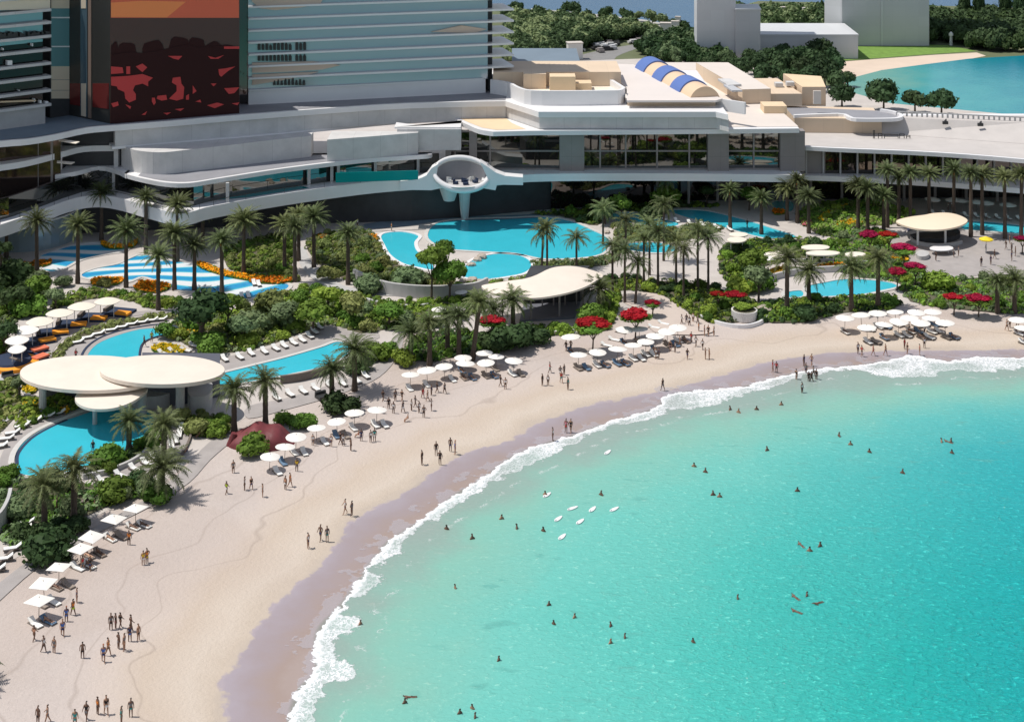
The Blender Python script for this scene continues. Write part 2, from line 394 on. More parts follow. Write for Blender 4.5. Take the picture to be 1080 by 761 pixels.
# sun glints and ripple tones put into the water colour
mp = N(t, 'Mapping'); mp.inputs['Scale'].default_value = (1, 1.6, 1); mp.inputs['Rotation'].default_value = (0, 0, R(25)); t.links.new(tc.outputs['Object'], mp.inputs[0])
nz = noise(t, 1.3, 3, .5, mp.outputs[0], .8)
glint_tone = ramp(t, mth(t, 'ADD', mth(t, 'MULTIPLY', nz, .6), mth(t, 'MULTIPLY', noise(t, 3.6, 3, .6, mp.outputs[0], .6), .4)), [(.30, (.82, .88, .89)), (.50, (.98, .98, .98)), (.585, (1.06, 1.04, 1.04)), (.64, (2.8, 1.6, 1.55))])
mt = N(t, 'Mix', data_type='RGBA', blend_type='MULTIPLY'); t.links.new(mrange(t, aq, 0, 45, .1, 1.), mt.inputs[0]); t.links.new(wat, mt.inputs[6]); t.links.new(glint_tone, mt.inputs[7]); wat = mt.outputs[2]
# foam mask
fn = noise(t, .55, 5, .6); fn2 = noise(t, 3.5, 5, .7)
e1 = mth(t, 'ADD', a1, mth(t, 'ADD', mrange(t, fn, .3, .7, -.55, .55), mrange(t, fn2, .3, .7, -.12, .12)))
e2 = mth(t, 'ADD', a2, mth(t, 'ADD', mrange(t, fn, .3, .7, -.9, .9), mrange(t, fn2, .3, .7, -.3, .3)))
vor = N(t, 'TexVoronoi', feature='DISTANCE_TO_EDGE'); vor.inputs['Scale'].default_value = 1.9
vv = N(t, 'VectorMath', operation='ADD'); nn = N(t, 'TexNoise'); nn.inputs['Scale'].default_value = 2.; t.links.new(tc.outputs['Object'], nn.inputs['Vector'])
t.links.new(tc.outputs['Object'], vv.inputs[0]); t.links.new(nn.outputs['Color'], vv.inputs[1]); t.links.new(vv.outputs[0], vor.inputs['Vector'])
lace = mrange(t, vor.outputs[0], .03, .16, 1, .33)
lead = mrange(t, e1, .45, 1.1, 1, 0)                  # solid at the leading line
edge2 = mrange(t, e2, -.9, -.5, 0, .75)
thick = mrange(t, noise(t, .16, 3), .42, .60, .42, 1.15)
dens = mth(t, 'MAXIMUM', mth(t, 'MAXIMUM', lead, edge2), mth(t, 'MULTIPLY', lace, thick), True)
inside = mth(t, 'MULTIPLY', mrange(t, e1, 0, .25), mrange(t, e2, -.2, -.5))
foam = mth(t, 'MULTIPLY', inside, dens, True)
line2 = mrange(t, mth(t, 'ABSOLUTE', mth(t, 'SUBTRACT', e2, 3.2)), .25, .0, 0, .0)
wat = mix(t, mrange(t, a1, .3, -.2), wat, (.56, .53, .57))
film = mth(t, 'MULTIPLY', mrange(t, mth(t, 'ABSOLUTE', mth(t, 'SUBTRACT', e2, 2.6)), .3, .05, 0, .45), mrange(t, fn, .5, .62))
foam = mth(t, 'MAXIMUM', foam, film)
colr = mix(t, foam, wat, (.84, .84, .86))
t.links.new(colr, b.inputs['Base Color'])
b.inputs['Specular IOR Level'].default_value = .36
t.links.new(mrange(t, foam, 0, 1, .07, .8), b.inputs['Roughness']); b.inputs['IOR'].default_value = 1.33
bp = N(t, 'Bump'); bp.inputs['Strength'].default_value = 1.; bp.inputs['Distance'].default_value = .45
calm = mrange(t, aq, 2, 60, .12, 1.)
hgt = mth(t, 'MULTIPLY', mth(t, 'ADD', nz, mth(t, 'MULTIPLY', noise(t, 4.5, 3, .5, mp.outputs[0], .5), .30)), calm)
t.links.new(mth(t, 'ADD', hgt, mth(t, 'MULTIPLY', foam, .12)), bp.inputs['Height']); t.links.new(bp.outputs[0], b.inputs['Normal'])
# thin wash runs up over the wet sand and ends in a ragged line
tr = N(t, 'BsdfTransparent'); mx = N(t, 'MixShader'); out = t.nodes['Material Output']
shallow = mrange(t, a1, 0, 1.5, 0, 1)
wash = mrange(t, mth(t, 'ADD', a1, mrange(t, noise(t, .35, 5, .6), .3, .7, -2., 4.)), 0., .25, 0, .38)
t.links.new(mth(t, 'MAXIMUM', mrange(t, e1, 0, .2), mth(t, 'MULTIPLY', wash, 1.0)), mx.inputs[0])
t.links.new(tr.outputs[0], mx.inputs[1]); t.links.new(b.outputs[0], mx.inputs[2]); t.links.new(mx.outputs[0], out.inputs[0])
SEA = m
xs = np.concatenate([np.linspace(-1500, -80, 12), np.arange(-62, 90, .6), np.linspace(92, 250, 30), np.linspace(300, 2500, 8)])
ys = np.concatenate([np.linspace(-1500, 60, 16), np.linspace(70, 124, 30), np.arange(125, 240, .6), np.linspace(241, 330, 10)])
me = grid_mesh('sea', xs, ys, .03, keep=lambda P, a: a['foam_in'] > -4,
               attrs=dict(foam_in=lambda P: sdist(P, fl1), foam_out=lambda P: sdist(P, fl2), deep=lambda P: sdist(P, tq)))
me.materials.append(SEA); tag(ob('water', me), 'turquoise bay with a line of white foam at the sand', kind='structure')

# ------------------------------------------------------------------ far sea, island, lagoon
m, t, b = nodes('far_sea'); b.inputs['Roughness'].default_value = .25; b.inputs['IOR'].default_value = 1.33
t.links.new(ramp(t, noise(t, .008, 5), [(.3, (.012, .075, .16)), (.7, (.022, .10, .20))]), b.inputs['Base Color'])
bp = N(t, 'Bump'); bp.inputs['Strength'].default_value = .4; bp.inputs['Distance'].default_value = .3; t.links.new(noise(t, .7, 4), bp.inputs['Height']); t.links.new(bp.outputs[0], b.inputs['Normal'])
mb = MB(); mb.sheet([(-9000, -9000), (9000, -9000), (9000, 9000), (-9000, 9000)], -1.2)
tag(mb.build('far_water', m), 'deep blue open sea beyond the island', kind='structure')
isl = [(-700, 40), (-700, 700), (-200, 720)] + W([(520, 4), (560, 10), (620, 15), (680, 22), (735, 33)]) + W([(760, 30), (775, 8), (800, 1), (900, 3), (990, 6), (1100, 8), (1500, 12)]) + [(900, 560), (700, 250)] + [(500, 250), (250, 262), (-90, 262), (-110, 130), (-300, 60)]
mb = MB(); mb.prism(isl, -3, -.12)
tag(mb.build('ground', mat('island_ground', (.075, .105, .04), .95, c2=(.15, .16, .09), vscale=.04)), 'brown green land of the island behind the hotel', kind='structure')
hot = W([(-300, 640), (-5, 603), (40, 577), (75, 560), (112, 541), (160, 520), (186, 500), (215, 474), (238, 456), (262, 440), (300, 430), (345, 416), (385, 402), (408, 382), (415, 362), (420, 352), (440, 348), (470, 352),
                (505, 356), (540, 354), (590, 352), (604, 347), (640, 334), (690, 330), (745, 343), (790, 339), (850, 340), (880, 336), (930, 326), (960, 322), (1010, 328), (1080, 330), (1400, 332)]) + W([(1500, 120), (1100, 125), (940, 110), (760, 60), (640, 64), (300, 80), (-400, 110)])
mb = MB(); mb.prism(hot, -.1, .25)
tag(mb.build('terrace_ground', M['paving']), 'pale stone paving of the resort gardens', kind='structure')
GZ = .25
m, t, b = nodes('lagoon_water'); b.inputs['Roughness'].default_value = .2; b.inputs['IOR'].default_value = 1.33
tc = N(t, 'TexCoord'); sx = N(t, 'SeparateXYZ'); t.links.new(tc.outputs['Object'], sx.inputs[0])
ln = mth(t, 'ADD', mrange(t, sx.outputs[0], 105, 185), mrange(t, noise(t, .03, 4), .3, .7, -.2, .2))
t.links.new(ramp(t, ln, [(0., (.16, .38, .33)), (.25, (.05, .33, .34)), (.6, (.012, .24, .30)), (1., (.01, .19, .28))]), b.inputs['Base Color'])
bp = N(t, 'Bump'); bp.inputs['Strength'].default_value = .3; bp.inputs['Distance'].default_value = .3; t.links.new(noise(t, .9, 4), bp.inputs['Height']); t.links.new(bp.outputs[0], b.inputs['Normal'])
mb = MB(); mb.sheet(W([(905, 120), (893, 100), (890, 91), (893, 86), (903, 81), (930, 74), (975, 68), (1022, 62), (1090, 58), (1300, 56), (1400, 150), (1000, 150)], -.06), -.06)
tag(mb.build('lagoon_water', m), 'blue green lagoon behind the right hand roofs', kind='structure')
mb = MB(); mb.sheet(W([(880, 100), (884, 84), (886, 76), (890, 65), (930, 62), (985, 58), (1030, 55.5), (1040, 59), (1022, 62.5), (975, 68.5), (930, 74.5), (905, 81), (895, 87), (893, 100), (910, 125)], -.09), -.09)
tag(mb.build('lagoon_beach', mat('far_sand', (.62, .50, .40), .9, var=.06, vscale=.1)), 'small curved sand beach of the lagoon', kind='structure')
mb = MB(); mb.sheet(W([(886, 61), (900, 48), (940, 46), (1000, 48), (1030, 54), (985, 57), (930, 61), (890, 64)], -.08), -.08)
tag(mb.build('lawn', M['lawn']), 'bright green lawn above the lagoon beach', kind='structure')
mb = MB(); mb.sheet(W([(560, 9), (620, 14), (680, 21), (740, 32), (740, 35), (690, 27), (630, 19), (560, 12)], -.08), -.08)
tag(mb.build('coast_path', mat('coast_pale', (.42, .40, .37), .9)), 'pale coastal strip along the far shore', kind='structure')
mb = MB(); mb.sheet(smooth_line(W([(640, 70), (650, 60), (670, 52), (690, 47), (684, 45), (650, 50), (625, 55), (600, 62), (590, 70)], -.08), 3, True), -.08)
mb.sheet(smooth_line(W([(590, 62), (600, 52), (625, 46), (650, 40), (690, 36), (700, 33), (694, 31), (660, 35), (620, 42), (596, 50), (585, 60)], -.08), 3, True), -.08)
tag(mb.build('road', M['road']), 'pale grey road curving through the far trees', kind='structure')
# ================================================================== buildings
def WZ(pts, z): return [tuple(G(x, y, z)[:2]) for x, y in pts]
def FZ(py, Y): return H - (py - YH) * Y / F        # height of a photo row on a wall at distance Y
def on_line(px, py, A, B, d=0.):                   # point on the upright wall through A, B
    k = (px - CX) / F
    dx, dy = B[0] - A[0], B[1] - A[1]
    s = (k * A[1] - A[0]) / (dx - k * dy)
    l = math.hypot(dx, dy); x, y = A[0] + s * dx, A[1] + s * dy
    z = FZ(py, y)
    return Vector((x + dy / l * d, y - dx / l * d, z))
def strip_on(mb, pix, A, B, th=.06):               # flat panel lying on that wall
    back = [on_line(x, y, A, B, -.02) for x, y in pix]; front = [on_line(x, y, A, B, th) for x, y in pix]; n = len(pix)
    mb.add(back + front, [(i, (i + 1) % n, n + (i + 1) % n, n + i) for i in range(n)] + [tuple(range(n, 2 * n)), tuple(range(n - 1, -1, -1))])
def back_poly(line, Y, x0=None, x1=None): return list(line) + [(line[-1][0] if x1 is None else x1, Y), (line[0][0] if x0 is None else x0, Y)]

pod = empty('hotel_podium', (0, 305, 0), 'long low curved white podium building with stacked terraces behind the pools', 'hotel podium')
def P(name, mb, m, parent=pod, smooth=False):
    me = mb.mesh(name, m, smooth); o = ob(name, me, parent)
    if parent is pod: o.location = (0, -305, 0)
    return o
def islands(mb):
    p = list(range(len(mb.v)))
    def fd(i):
        while p[i] != i: p[i] = p[p[i]]; i = p[i]
        return i
    for f in mb.f:
        for k in f[1:]: p[fd(k)] = fd(f[0])
    g = {}
    for f in mb.f: g.setdefault(fd(f[0]), []).append(f)
    out = []
    for fs in g.values():
        n_ = MB(); ids = sorted({k for f in fs for k in f}); mp_ = {k: i for i, k in enumerate(ids)}
        n_.add([mb.v[k] for k in ids], [tuple(mp_[k] for k in f) for f in fs]); out.append(n_)
    return out
def PS(name, mb, m, f=None):                       # each separate piece a part of its own
    for x in islands(mb): (f or P)(name, x, m)
# main terrace slab (z 9)
S1L = W([(-260, 300), (-120, 268), (-40, 247), (0, 237), (40, 223), (72, 211), (98, 206), (122, 208), (155, 217), (186, 225), (203, 223), (225, 217), (300, 204), (380, 193), (430, 188.5), (462, 187)], 9, 4)
mb = MB(); mb.prism(back_poly(S1L, 335), 6.7, 9); P('terrace_slab', mb, M['fascia'])
S1R = W([(508, 190), (530, 187), (560, 184), (620, 183), (720, 183), (846, 184.5)], 9.4, 3)
mb = MB(); mb.prism(back_poly(S1R, 335), 7.9, 9.4); P('terrace_slab', mb, M['fascia'])
mb = MB(); mb.prism([(S1L[-1][0], 303.5), (S1R[0][0], 303.5), (S1R[0][0], 334), (S1L[-1][0], 334)], 7.4, 9.2); P('terrace_slab', mb, M['fascia'])
mb = MB(); rl = [(x, y + .25) for x, y in S1L]; mb.wall(rl, 9.95, 10.03, .06)
for (x, y) in rl[::2]: mb.box((x, y, 9.5), (.06, .06, 1.0))
P('railing', mb, M['dmetal'])
S1F = W([(848, 185), (900, 187), (960, 190), (1020, 194), (1080, 199), (1200, 208), (1500, 232)], 8.0, 3)
mb = MB(); mb.prism(back_poly(S1F, 335), 7.0, 8.0); P('awning_slab', mb, M['fascia'])
# ground floor, dark and set back
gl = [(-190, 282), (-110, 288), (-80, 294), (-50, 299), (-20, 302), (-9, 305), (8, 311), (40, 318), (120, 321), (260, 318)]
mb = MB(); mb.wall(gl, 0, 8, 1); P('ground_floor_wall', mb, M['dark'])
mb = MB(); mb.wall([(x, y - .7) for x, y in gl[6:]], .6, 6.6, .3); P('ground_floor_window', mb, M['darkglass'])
mb = MB()
for X in np.arange(30, 130, 6.5): mb.box((X, 317.4 - (X < 40) * 4, 4), (.5, .5, 8))
PS('column', mb, M['brown'])
mb = MB(); mb.prism(WZ([(848, 205), (905, 206), (905, 200), (848, 200)], 0), 0, 8); P('pier', mb, M['brown'])
# upper storey behind the left terrace
mb = MB(); mb.wall([(x, y + 4.6) for x, y in S1L[::3]], 9, 12.7, .6); P('upper_window', mb, M['mirrorg'])
mb = MB(); strip = []
for pxs in (240, 326, 350, 357, 396, 441, 120, 178):
    q = G(pxs, 191, 9); Yq = np.interp(q.x, [p[0] for p in S1L], [p[1] for p in S1L]) + 3.6
    mb.box((pxs * Yq / F - CX * Yq / F, Yq, 10.8), (.55, .55, 3.6))
PS('column', mb, M['white'])
A, B = G(354, 193, 9.6), G(441, 190, 9.6); A = (A.x, A.y); B = (B.x, B.y)
mb = MB(); strip_on(mb, [(354, 192.5), (441, 189.5), (441, 179.5), (354, 182)], A, B, .15); P('teal_reflection', mb, mat('teal_refl', (.0, .33, .33), .12, .2))  # teal reflection in the upper storey glass, put in as a panel
mb = MB(); mb.sheet(WZ([(226, 211), (248, 203.5), (318, 196), (326, 198), (300, 202), (262, 208)], 9.05), 9.05); P('pool_reflection', mb, mat('pool_reflection', (.0, .25, .27), .1))  # reflected pool colour put in as a flat teal sheet
# canopy (z 13.4) with its pointed tips
S2 = W([(131, 183), (150, 188), (175, 192.5), (200, 193), (232, 188), (300, 177.5), (380, 168), (430, 164.5), (452, 163), (456, 161)], 13.4, 4)
mb = MB(); mb.prism(back_poly(S2, 303, x1=S2[-1][0] - 3), 12.6, 13.4); P('canopy', mb, M['fascia'])
mb = MB(); mb.sheet(back_poly([(x, y + 1.0) for x, y in S2[3:-2]], 302), 13.43); P('canopy_deck', mb, M['deckroof'])
# white boxes
def prismpx(name, front, z0, z1, back, m, r=None):
    l = WZ(front, z0)
    if r: l = smooth_line(l, r)
    mb = MB(); mb.prism(back_poly(l, back), z0, z1); return P(name, mb, m)
prismpx('volume', [(128, 176), (140, 181), (155, 183.5), (175, 184), (200, 181), (230, 177.5), (290, 170), (328, 165.5)], 13.4, 17.6, 304, M['white'], 3)
prismpx('volume', [(345, 170.5), (395, 166.5), (441, 162.5)], 13.42, 17.7, 304, M['white'])
prismpx('volume', [(420, 155), (487, 152.5)], 14.0, 18.2, 303.5, M['white'])
mb = MB(); mb.prism(WZ([(422, 154), (487, 152), (487, 145), (430, 146)], 14.0), 13.7, 14.0); P('soffit', mb, M['fascia'])
mb = MB(); mb.prism(back_poly(WZ([(418, 130), (440, 133), (487, 131), (487, 128)], 18.3), 304), 18.2, 18.5); P('volume_roof', mb, M['fascia'])
# second white string course (z 17.8) and the wall above it
L2 = W([(118, 155), (180, 150), (250, 144.5), (300, 140), (420, 128.5), (478, 126)], 17.8, 2)
mb = MB(); mb.wall(L2, 17.3, 17.8, 14); P('string_course', mb, M['fascia'])
TOP = W([(-300, 176), (-120, 160), (0, 149), (30, 146.5), (60, 141.5), (90, 135), (120, 132.2), (180, 127.5), (250, 121.5), (400, 110.5), (480, 107.6), (533, 106.8)], 22, 3)
TOP2 = WZ([(533, 106.8), (568, 118), (755, 118), (768, 121)], 22)
dk = list(TOP) + TOP2[1:] + [(TOP2[-1][0], 350), (-5, 350), (-190, 330)]
mb = MB(); mb.prism(dk, 20.9, 22); P('roof_slab', mb, M['fascia'])
mb = MB(); mb.sheet([(x, y + .9) for x, y in TOP[6:]] + [(0, 345), (-170, 330)], 22.05); P('roof_deck', mb, M['deckroof'])  # tower shade put into the deck's dark grey colour
mb = MB(); mb.sheet([(x, y + .8) for x, y in TOP[:19]] + [(-78, 303), (-190, 300)], 22.09); P('roof_deck', mb, M['bluedeck'])
mb = MB(); mb.wall([(x + .1, y + .7) for x, y in TOP[18:]] , 17.8, 20.9, 2); P('wall', mb, M['white'])
mb = MB(); mb.prism([(x + .2, y + .6) for x, y in TOP2] + [(TOP2[-1][0], 345), (5, 345)], 18.5, 20.9); P('wall', mb, M['white'])
# open terraces stacked at the left end
for z, pts in ((17.3, [(-260, 206), (-120, 190), (0, 174), (30, 169), (60, 161.5), (88, 154.5), (120, 153.5)]),):
    l = W(pts, z, 4); mb = MB(); mb.prism(back_poly(l, 318), z - 1.1, z); P('terrace_slab', mb, M['fascia'])
l = W([(58, 184.5), (80, 181), (104, 175.5), (122, 179), (133, 184)], 13.4, 3); mb = MB(); mb.prism(back_poly(l, 316), 12.6, 13.4); P('terrace_slab', mb, M['fascia'])
q = WZ([(120, 155), (124.5, 155)], 17.3); mb = MB(); mb.prism([q[0], q[1], (q[1][0], 312), (q[0][0], 312)], 12.9, 21); P('pier', mb, M['white'])
l = WZ([(-260, 222), (0, 187), (59, 178)], 15)
mb = MB(); mb.wall([(x, y + 3) for x, y in l], 9, 21, 1); P('brown_glazing', mb, M['bronze'])
mb = MB(); mb.wall([(l[2][0] - 1.5, l[2][1] + 9), (l[2][0] + 16, l[2][1] + 10)], 9, 21, 1); P('brown_glazing', mb, M['dark'])
mb = MB()
for px_ in (14, 30, 44, 59):
    q = on_line(px_, 190, l[0], l[2], -2.6); mb.box((q.x, q.y, 15), (.7, .7, 12))
PS('pier', mb, M['brown'])
mb = MB()
for a_, b_ in (((62, 147), (84, 150)), ((60, 170), (79, 171.5)), ((60, 200), (70, 201))):
    z = 20.2 if a_[1] < 160 else (16.4 if a_[1] < 180 else 9.4)
    mb.prism(WZ([a_, b_, (b_[0] - 4, b_[1] + 2), (a_[0], a_[1] + 2)], z), z, z + .12)
PS('terrace_awning', mb, M['canvas'])
# long eave of the main hall (z 18.4)
E = W([(478, 124.5), (492, 131), (505, 136.5), (520, 139)], 18.4, 3) + WZ([(560, 138), (700, 137), (843, 135.5)], 18.4)
mb = MB(); mb.prism(E + WZ([(843, 135.5), (827, 120), (790, 90), (762, 66)], 18.4)[1:] + [(5, 350), (E[0][0], 318)], 17.5, 18.4); P('eave_slab', mb, M['fascia'])
mb = MB(); mb.sheet([(x + .3, y + 1.1) for x, y in WZ([(480, 124.5), (494, 131), (507, 136), (522, 138.4), (553, 137.5)], 18.42)] + WZ([(540, 130), (533, 124)], 18.42), 18.44); P('terrace_floor', mb, M['tan'])
mb = MB(); mb.sheet([(x, y + .8) for x, y in WZ([(762, 135), (843, 134.5)], 18.42)] + WZ([(826, 119), (789, 89), (760, 66), (700, 66), (745, 110)], 18.42), 18.45); P('roof_deck', mb, M['cream'])
GY = 306.3
X_ = lambda px_, Y=GY: (px_ - CX) * Y / F
mb = MB()
for a_, b_ in ((470, 476), (495, 503), (590, 616), (746, 768), (822, 848)): mb.box(((X_(a_) + X_(b_)) / 2, GY + .3, 13.4), (X_(b_) - X_(a_), 2.6, 8.1))
PS('pier', mb, M['brown'])
for a_, b_, mul in ((476, 495, (480,)), (503, 590, (517,)), (616, 746, (633, 660, 693, 727)), (768, 822, (795,))):
    mb = MB(); mb.box(((X_(a_) + X_(b_)) / 2, GY + .5, 13.4), (X_(b_) - X_(a_), .3, 8.0)); wn = P('window', mb, M['mirrorg'])
    mb = MB(); wd = X_(b_) - X_(a_)
    for k in mul: mb.box((X_(k), GY + .15, 13.4), (.32, .4, 8.0))
    mb.box(((X_(a_) + X_(b_)) / 2, GY + .15, 13.2), (wd, .34, .26)); mb.box(((X_(a_) + X_(b_)) / 2, GY + .15, 17.2), (wd, .34, .4)); mb.box(((X_(a_) + X_(b_)) / 2, GY + .15, 9.6), (wd, .34, .4))
    ob('frame', mb.mesh('frame', M['brown']), wn)
# roof terrace box with tan rooms inside its parapet
pr = smooth_line(WZ([(517, 84), (535, 87), (545, 92), (560, 95.5), (600, 96), (640, 95.5), (655, 95), (659.5, 92)], 25), 3) + WZ([(640, 80), (618, 68), (596, 67)], 25)
inn = offset_line(pr, .7)
mb = MB(); mb.prism(pr + inn[::-1], 22, 25); P('parapet', mb, M['fascia'])
mb = MB(); mb.prism(inn + [(inn[0][0], 350)], 22, 23.6); P('terrace_floor', mb, M['canvas'])
def rbox(name, x0, x1, yb, yt, Y, dep, m, zb=None):
    mb = MB(); zt = FZ(yt, Y); z0 = FZ(yb, Y) if zb is None else zb
    mb.box(((X_(x0, Y) + X_(x1, Y)) / 2, Y + dep / 2, (z0 + zt) / 2), (X_(x1, Y) - X_(x0, Y), dep, zt - z0)); return P(name, mb, m)
rbox('roof_room', 520, 655, 92, 76, 321, 14, M['beige'], 22)
rbox('roof_room', 580, 607, 93, 81, 314, 4, M['tan'], 22)
rbox('roof_room', 607, 624, 93, 88, 316, 4, M['tan'], 22)
rbox('roof_room', 552, 576, 93, 78, 318, 3, M['beige'], 22)
rbox('roof_edge', 540, 612, 72, 66, 336, 20, M['bluedeck'], 22)
# pale plain roof and its low wall
mb = MB(); mb.prism(WZ([(661, 106), (755, 106), (762, 104), (668, 68), (640, 67), (618, 67), (661, 92)], 23.6), 23.2, 23.6); P('roof_slab', mb, mat('pale_roof', (.66, .60, .56), .7, var=.03, vscale=.1))
mb = MB(); mb.prism([(x, y + .6) for x, y in WZ([(662, 106), (755, 106), (740, 95), (662, 92)], 23.2)], 22, 23.2); P('wall', mb, M['beige'])
rbox('roof_vent', 661, 691, 115, 108.5, 309.3, 1, M['brown']); rbox('roof_vent', 703, 727, 115, 108.5, 309.3, 1, M['brown'])
# barrel vault of alternating rings
p0, p1 = Vector((39.3, 309, 22)), Vector((31.2, 345, 22)); ax = (p1 - p0).normalized(); side = Vector((ax.y, -ax.x, 0)); Lv = (p1 - p0).length
vlt = empty('barrel_vault', p0, 'rounded barrel vault roof with alternating blue and tan rings', 'vaulted roof'); 
for k in range(6):
    r = 3.75 if k % 2 else 3.45
    mb = MB(); n = 20; vs = []
    for e in (k / 6, (k + 1) / 6):
        c = ax * (Lv * e)
        for i in range(n + 1):
            a = math.pi * i / n; vs.append(c + side * (-math.cos(a) * r) + Vector((0, 0, math.sin(a) * r * 1.08)))
    fs = [(i, i + 1, n + 2 + i, n + 1 + i) for i in range(n)] + [tuple(range(n + 1)), tuple(range(2 * n + 1, n, -1)), (0, n + 1, 2 * n + 1, n)]
    mb.add(vs, fs); mb.build('blue_ring' if k % 2 else 'tan_ring', M['blue'] if k % 2 else M['vtan'], vlt)
mb = MB(); c0 = Vector((0, 0, 0)); mb.box((4.8, -1.6, .1), (7.5, .5, 2.4), math.atan2(-1, 1.1)); mb.build('white_kerb', M['fascia'], vlt)
# roof blocks on the right
def blk(name, px4, z0, z1, m, label, topm=None):
    mb = MB(); mb.prism(WZ(px4, z0), z0, z1); o = P(name, mb, m)
    if topm: mb = MB(); mb.sheet(WZ(px4, z0), z1 + .03); P('roof_deck', mb, topm)
    return o
blk('roof_block', [(783, 110), (813, 109), (768, 80), (734, 80)], 18.45, 21.6, M['beige'], '', M['cream'])
blk('roof_block', [(812, 112), (846, 112), (820, 95), (788, 95)], 17.5, 20.2, M['beige'], '')
blk('roof_block', [(846, 112), (871, 112), (866, 100), (826, 97)], 17.0, 21.2, M['beige'], '', M['tan'])
blk('skylight', [(772, 97), (783, 97), (772, 91), (763, 91)], 21.65, 22.0, M['greyt'], '')
blk('skylight', [(768, 92), (782, 91), (770, 85), (757, 85)], 21.65, 22.1, M['white'], '')
rbox('wall_panel', 858, 866, 110, 96, 325, .5, M['cream'])
rbox('roof_vent', 806, 830, 126, 112, 318, 5, M['tan'], 18.3)
for a_, b_, c_, d_ in ((818, 826, 92, 88), (830, 838, 91, 87), (822, 834, 97, 93)): rbox('roof_unit', a_, b_, c_, d_, 338, 2, M['white'])
# right wing: eave, sloping roof, upper tier, balustrade
EV = W([(834, 151), (850, 154.5), (900, 157), (960, 159.3), (1020, 163), (1080, 168), (1200, 179), (1500, 208)], 14, 2)
mb = MB(); mb.prism(EV + [(EV[-1][0], 308), (EV[-1][0], 340), (EV[0][0], 340)], 13.2, 14.0); P('eave_slab', mb, M['fascia']); mb = MB(); mb.sheet([(x + .2, y + .9) for x, y in EV] + [(EV[-1][0], 338), (EV[0][0] + 1, 338)], 14.03); P('roof_deck', mb, M['membrane'])
T1 = WZ([(838, 140), (930, 141)], 14.0)
mb = MB(); mb.prism([T1[0], T1[1], (T1[1][0] + 1, 331), (T1[0][0], 333)], 14.06, 17.1); P('upper_tier', mb, M['beige'])
sl0 = WZ([(930, 141), (1080, 152), (1500, 180)], 14.0); sl1 = [(sl0[0][0], sl0[0][1] + 2), (sl0[1][0] + 2, sl0[1][1] + 6), (sl0[2][0], sl0[2][1] + 8)]
mb = MB(); n = 3
vs = [(x, y, 14.06) for x, y in sl0] + [(x, y, 17.1) for x, y in sl1] + [(x, y + 1.8, 17.1) for x, y in sl1] + [(x, y + 1.9, 5) for x, y in sl1]
mb.add(vs, [(0, 1, 4, 3), (1, 2, 5, 4), (3, 4, 7, 6), (4, 5, 8, 7), (6, 7, 10, 9), (7, 8, 11, 10), (0, 3, 6, 9)]); P('sloping_roof', mb, M['membrane'])
cp = smooth_line(WZ([(838, 122), (884, 120.5), (893, 123), (903, 125.5), (940, 125.5), (951, 124), (952, 121), (944, 117.5), (930, 115)], 17.6), 3)
mb = MB(); mb.prism(cp + offset_line(cp, .8)[::-1], 17.0, 17.7); P('white_kerb', mb, M['fascia'])
mb = MB(); mb.sheet([(x, y + .2) for x, y in cp] + [(cp[0][0], 332)], 17.15); P('roof_deck', mb, M['deckroof'])
bl = [(x, y + 1.2) for x, y in sl1]; bl[0] = (bl[0][0] + 4, bl[0][1])
mb = MB(); mb.wall(bl, 17.85, 18.1, .3)
for i in range(90):
    k = i / 89; q = (bl[0][0] + (bl[2][0] - bl[0][0]) * k, np.interp(bl[0][0] + (bl[2][0] - bl[0][0]) * k, [b_[0] for b_ in bl], [b_[1] for b_ in bl]) + .15)
    mb.box((q[0], q[1], 17.45), (.35, .2, .9))
P('balustrade', mb, M['concrete'])
# dark upper floor of the right wing under the eave
gy = [(X_(850, 309), 309.5), (X_(960, 308), 308.4), (X_(1080, 305), 305.5), (X_(1500, 297), 298)]
mb = MB(); mb.wall(gy, 7.9, 13.3, .8); w_ = P('window', mb, M['darkglass']); mb = MB()
for px_ in list(range(868, 1100, 18)) + [850]:
    q = on_line(px_, 170, gy[0], gy[2], .35); mb.box((q.x, q.y, 10.6), (.3, .5, 5.3))
PS('mullion', mb, M['concrete'], lambda n_, x, m_: ob(n_, x.mesh(n_, m_), w_))
mb = MB(); q = [G(845, 176, 9.3), G(870, 176, 9.3)]
mb.box((X_(858, 311), 311, 10.6), (4.0, 4, 5.2)); P('pier', mb, M['brown'])
# thin black frames standing on the sloping roof
rf = empty('roof_pergola', G(938, 146, 14.1), 'small black metal frames standing on the white sloping roof', 'roof equipment')
q0 = rf.location
for dx, h, wd in ((-3.2, 1.6, .0), (-1.9, 1.0, .5), (.4, .7, 2.6), (2.6, .9, .7), (3.9, .6, .5)):
    mb = MB()
    for s in (-1, 1): mb.box((dx + s * wd / 2 + s * .12, 0, h / 2), (.13, .13, h))
    mb.box((dx, 0, h), (wd + .4, .14, .13)); mb.box((dx, 0, h * .55), (wd + .2, .1, .1)); mb.build('frame', M['dmetal'], rf)
for i, (px_, py_) in enumerate(((997, 131), (1034, 133))):
    mb = MB(); mb.box((0, 0, .3), (1.1, .6, .6)); mb.tube((0, 0, .6), (.2, 0, 1.1), .3, .1)
    tag(mb.build('roof_ventilator', M['dmetal']), ('left' if i == 0 else 'right') + ' one of two small black vents on the white wing roof', 'vent', 'black roof vents').location = G(px_, py_, 16.4)

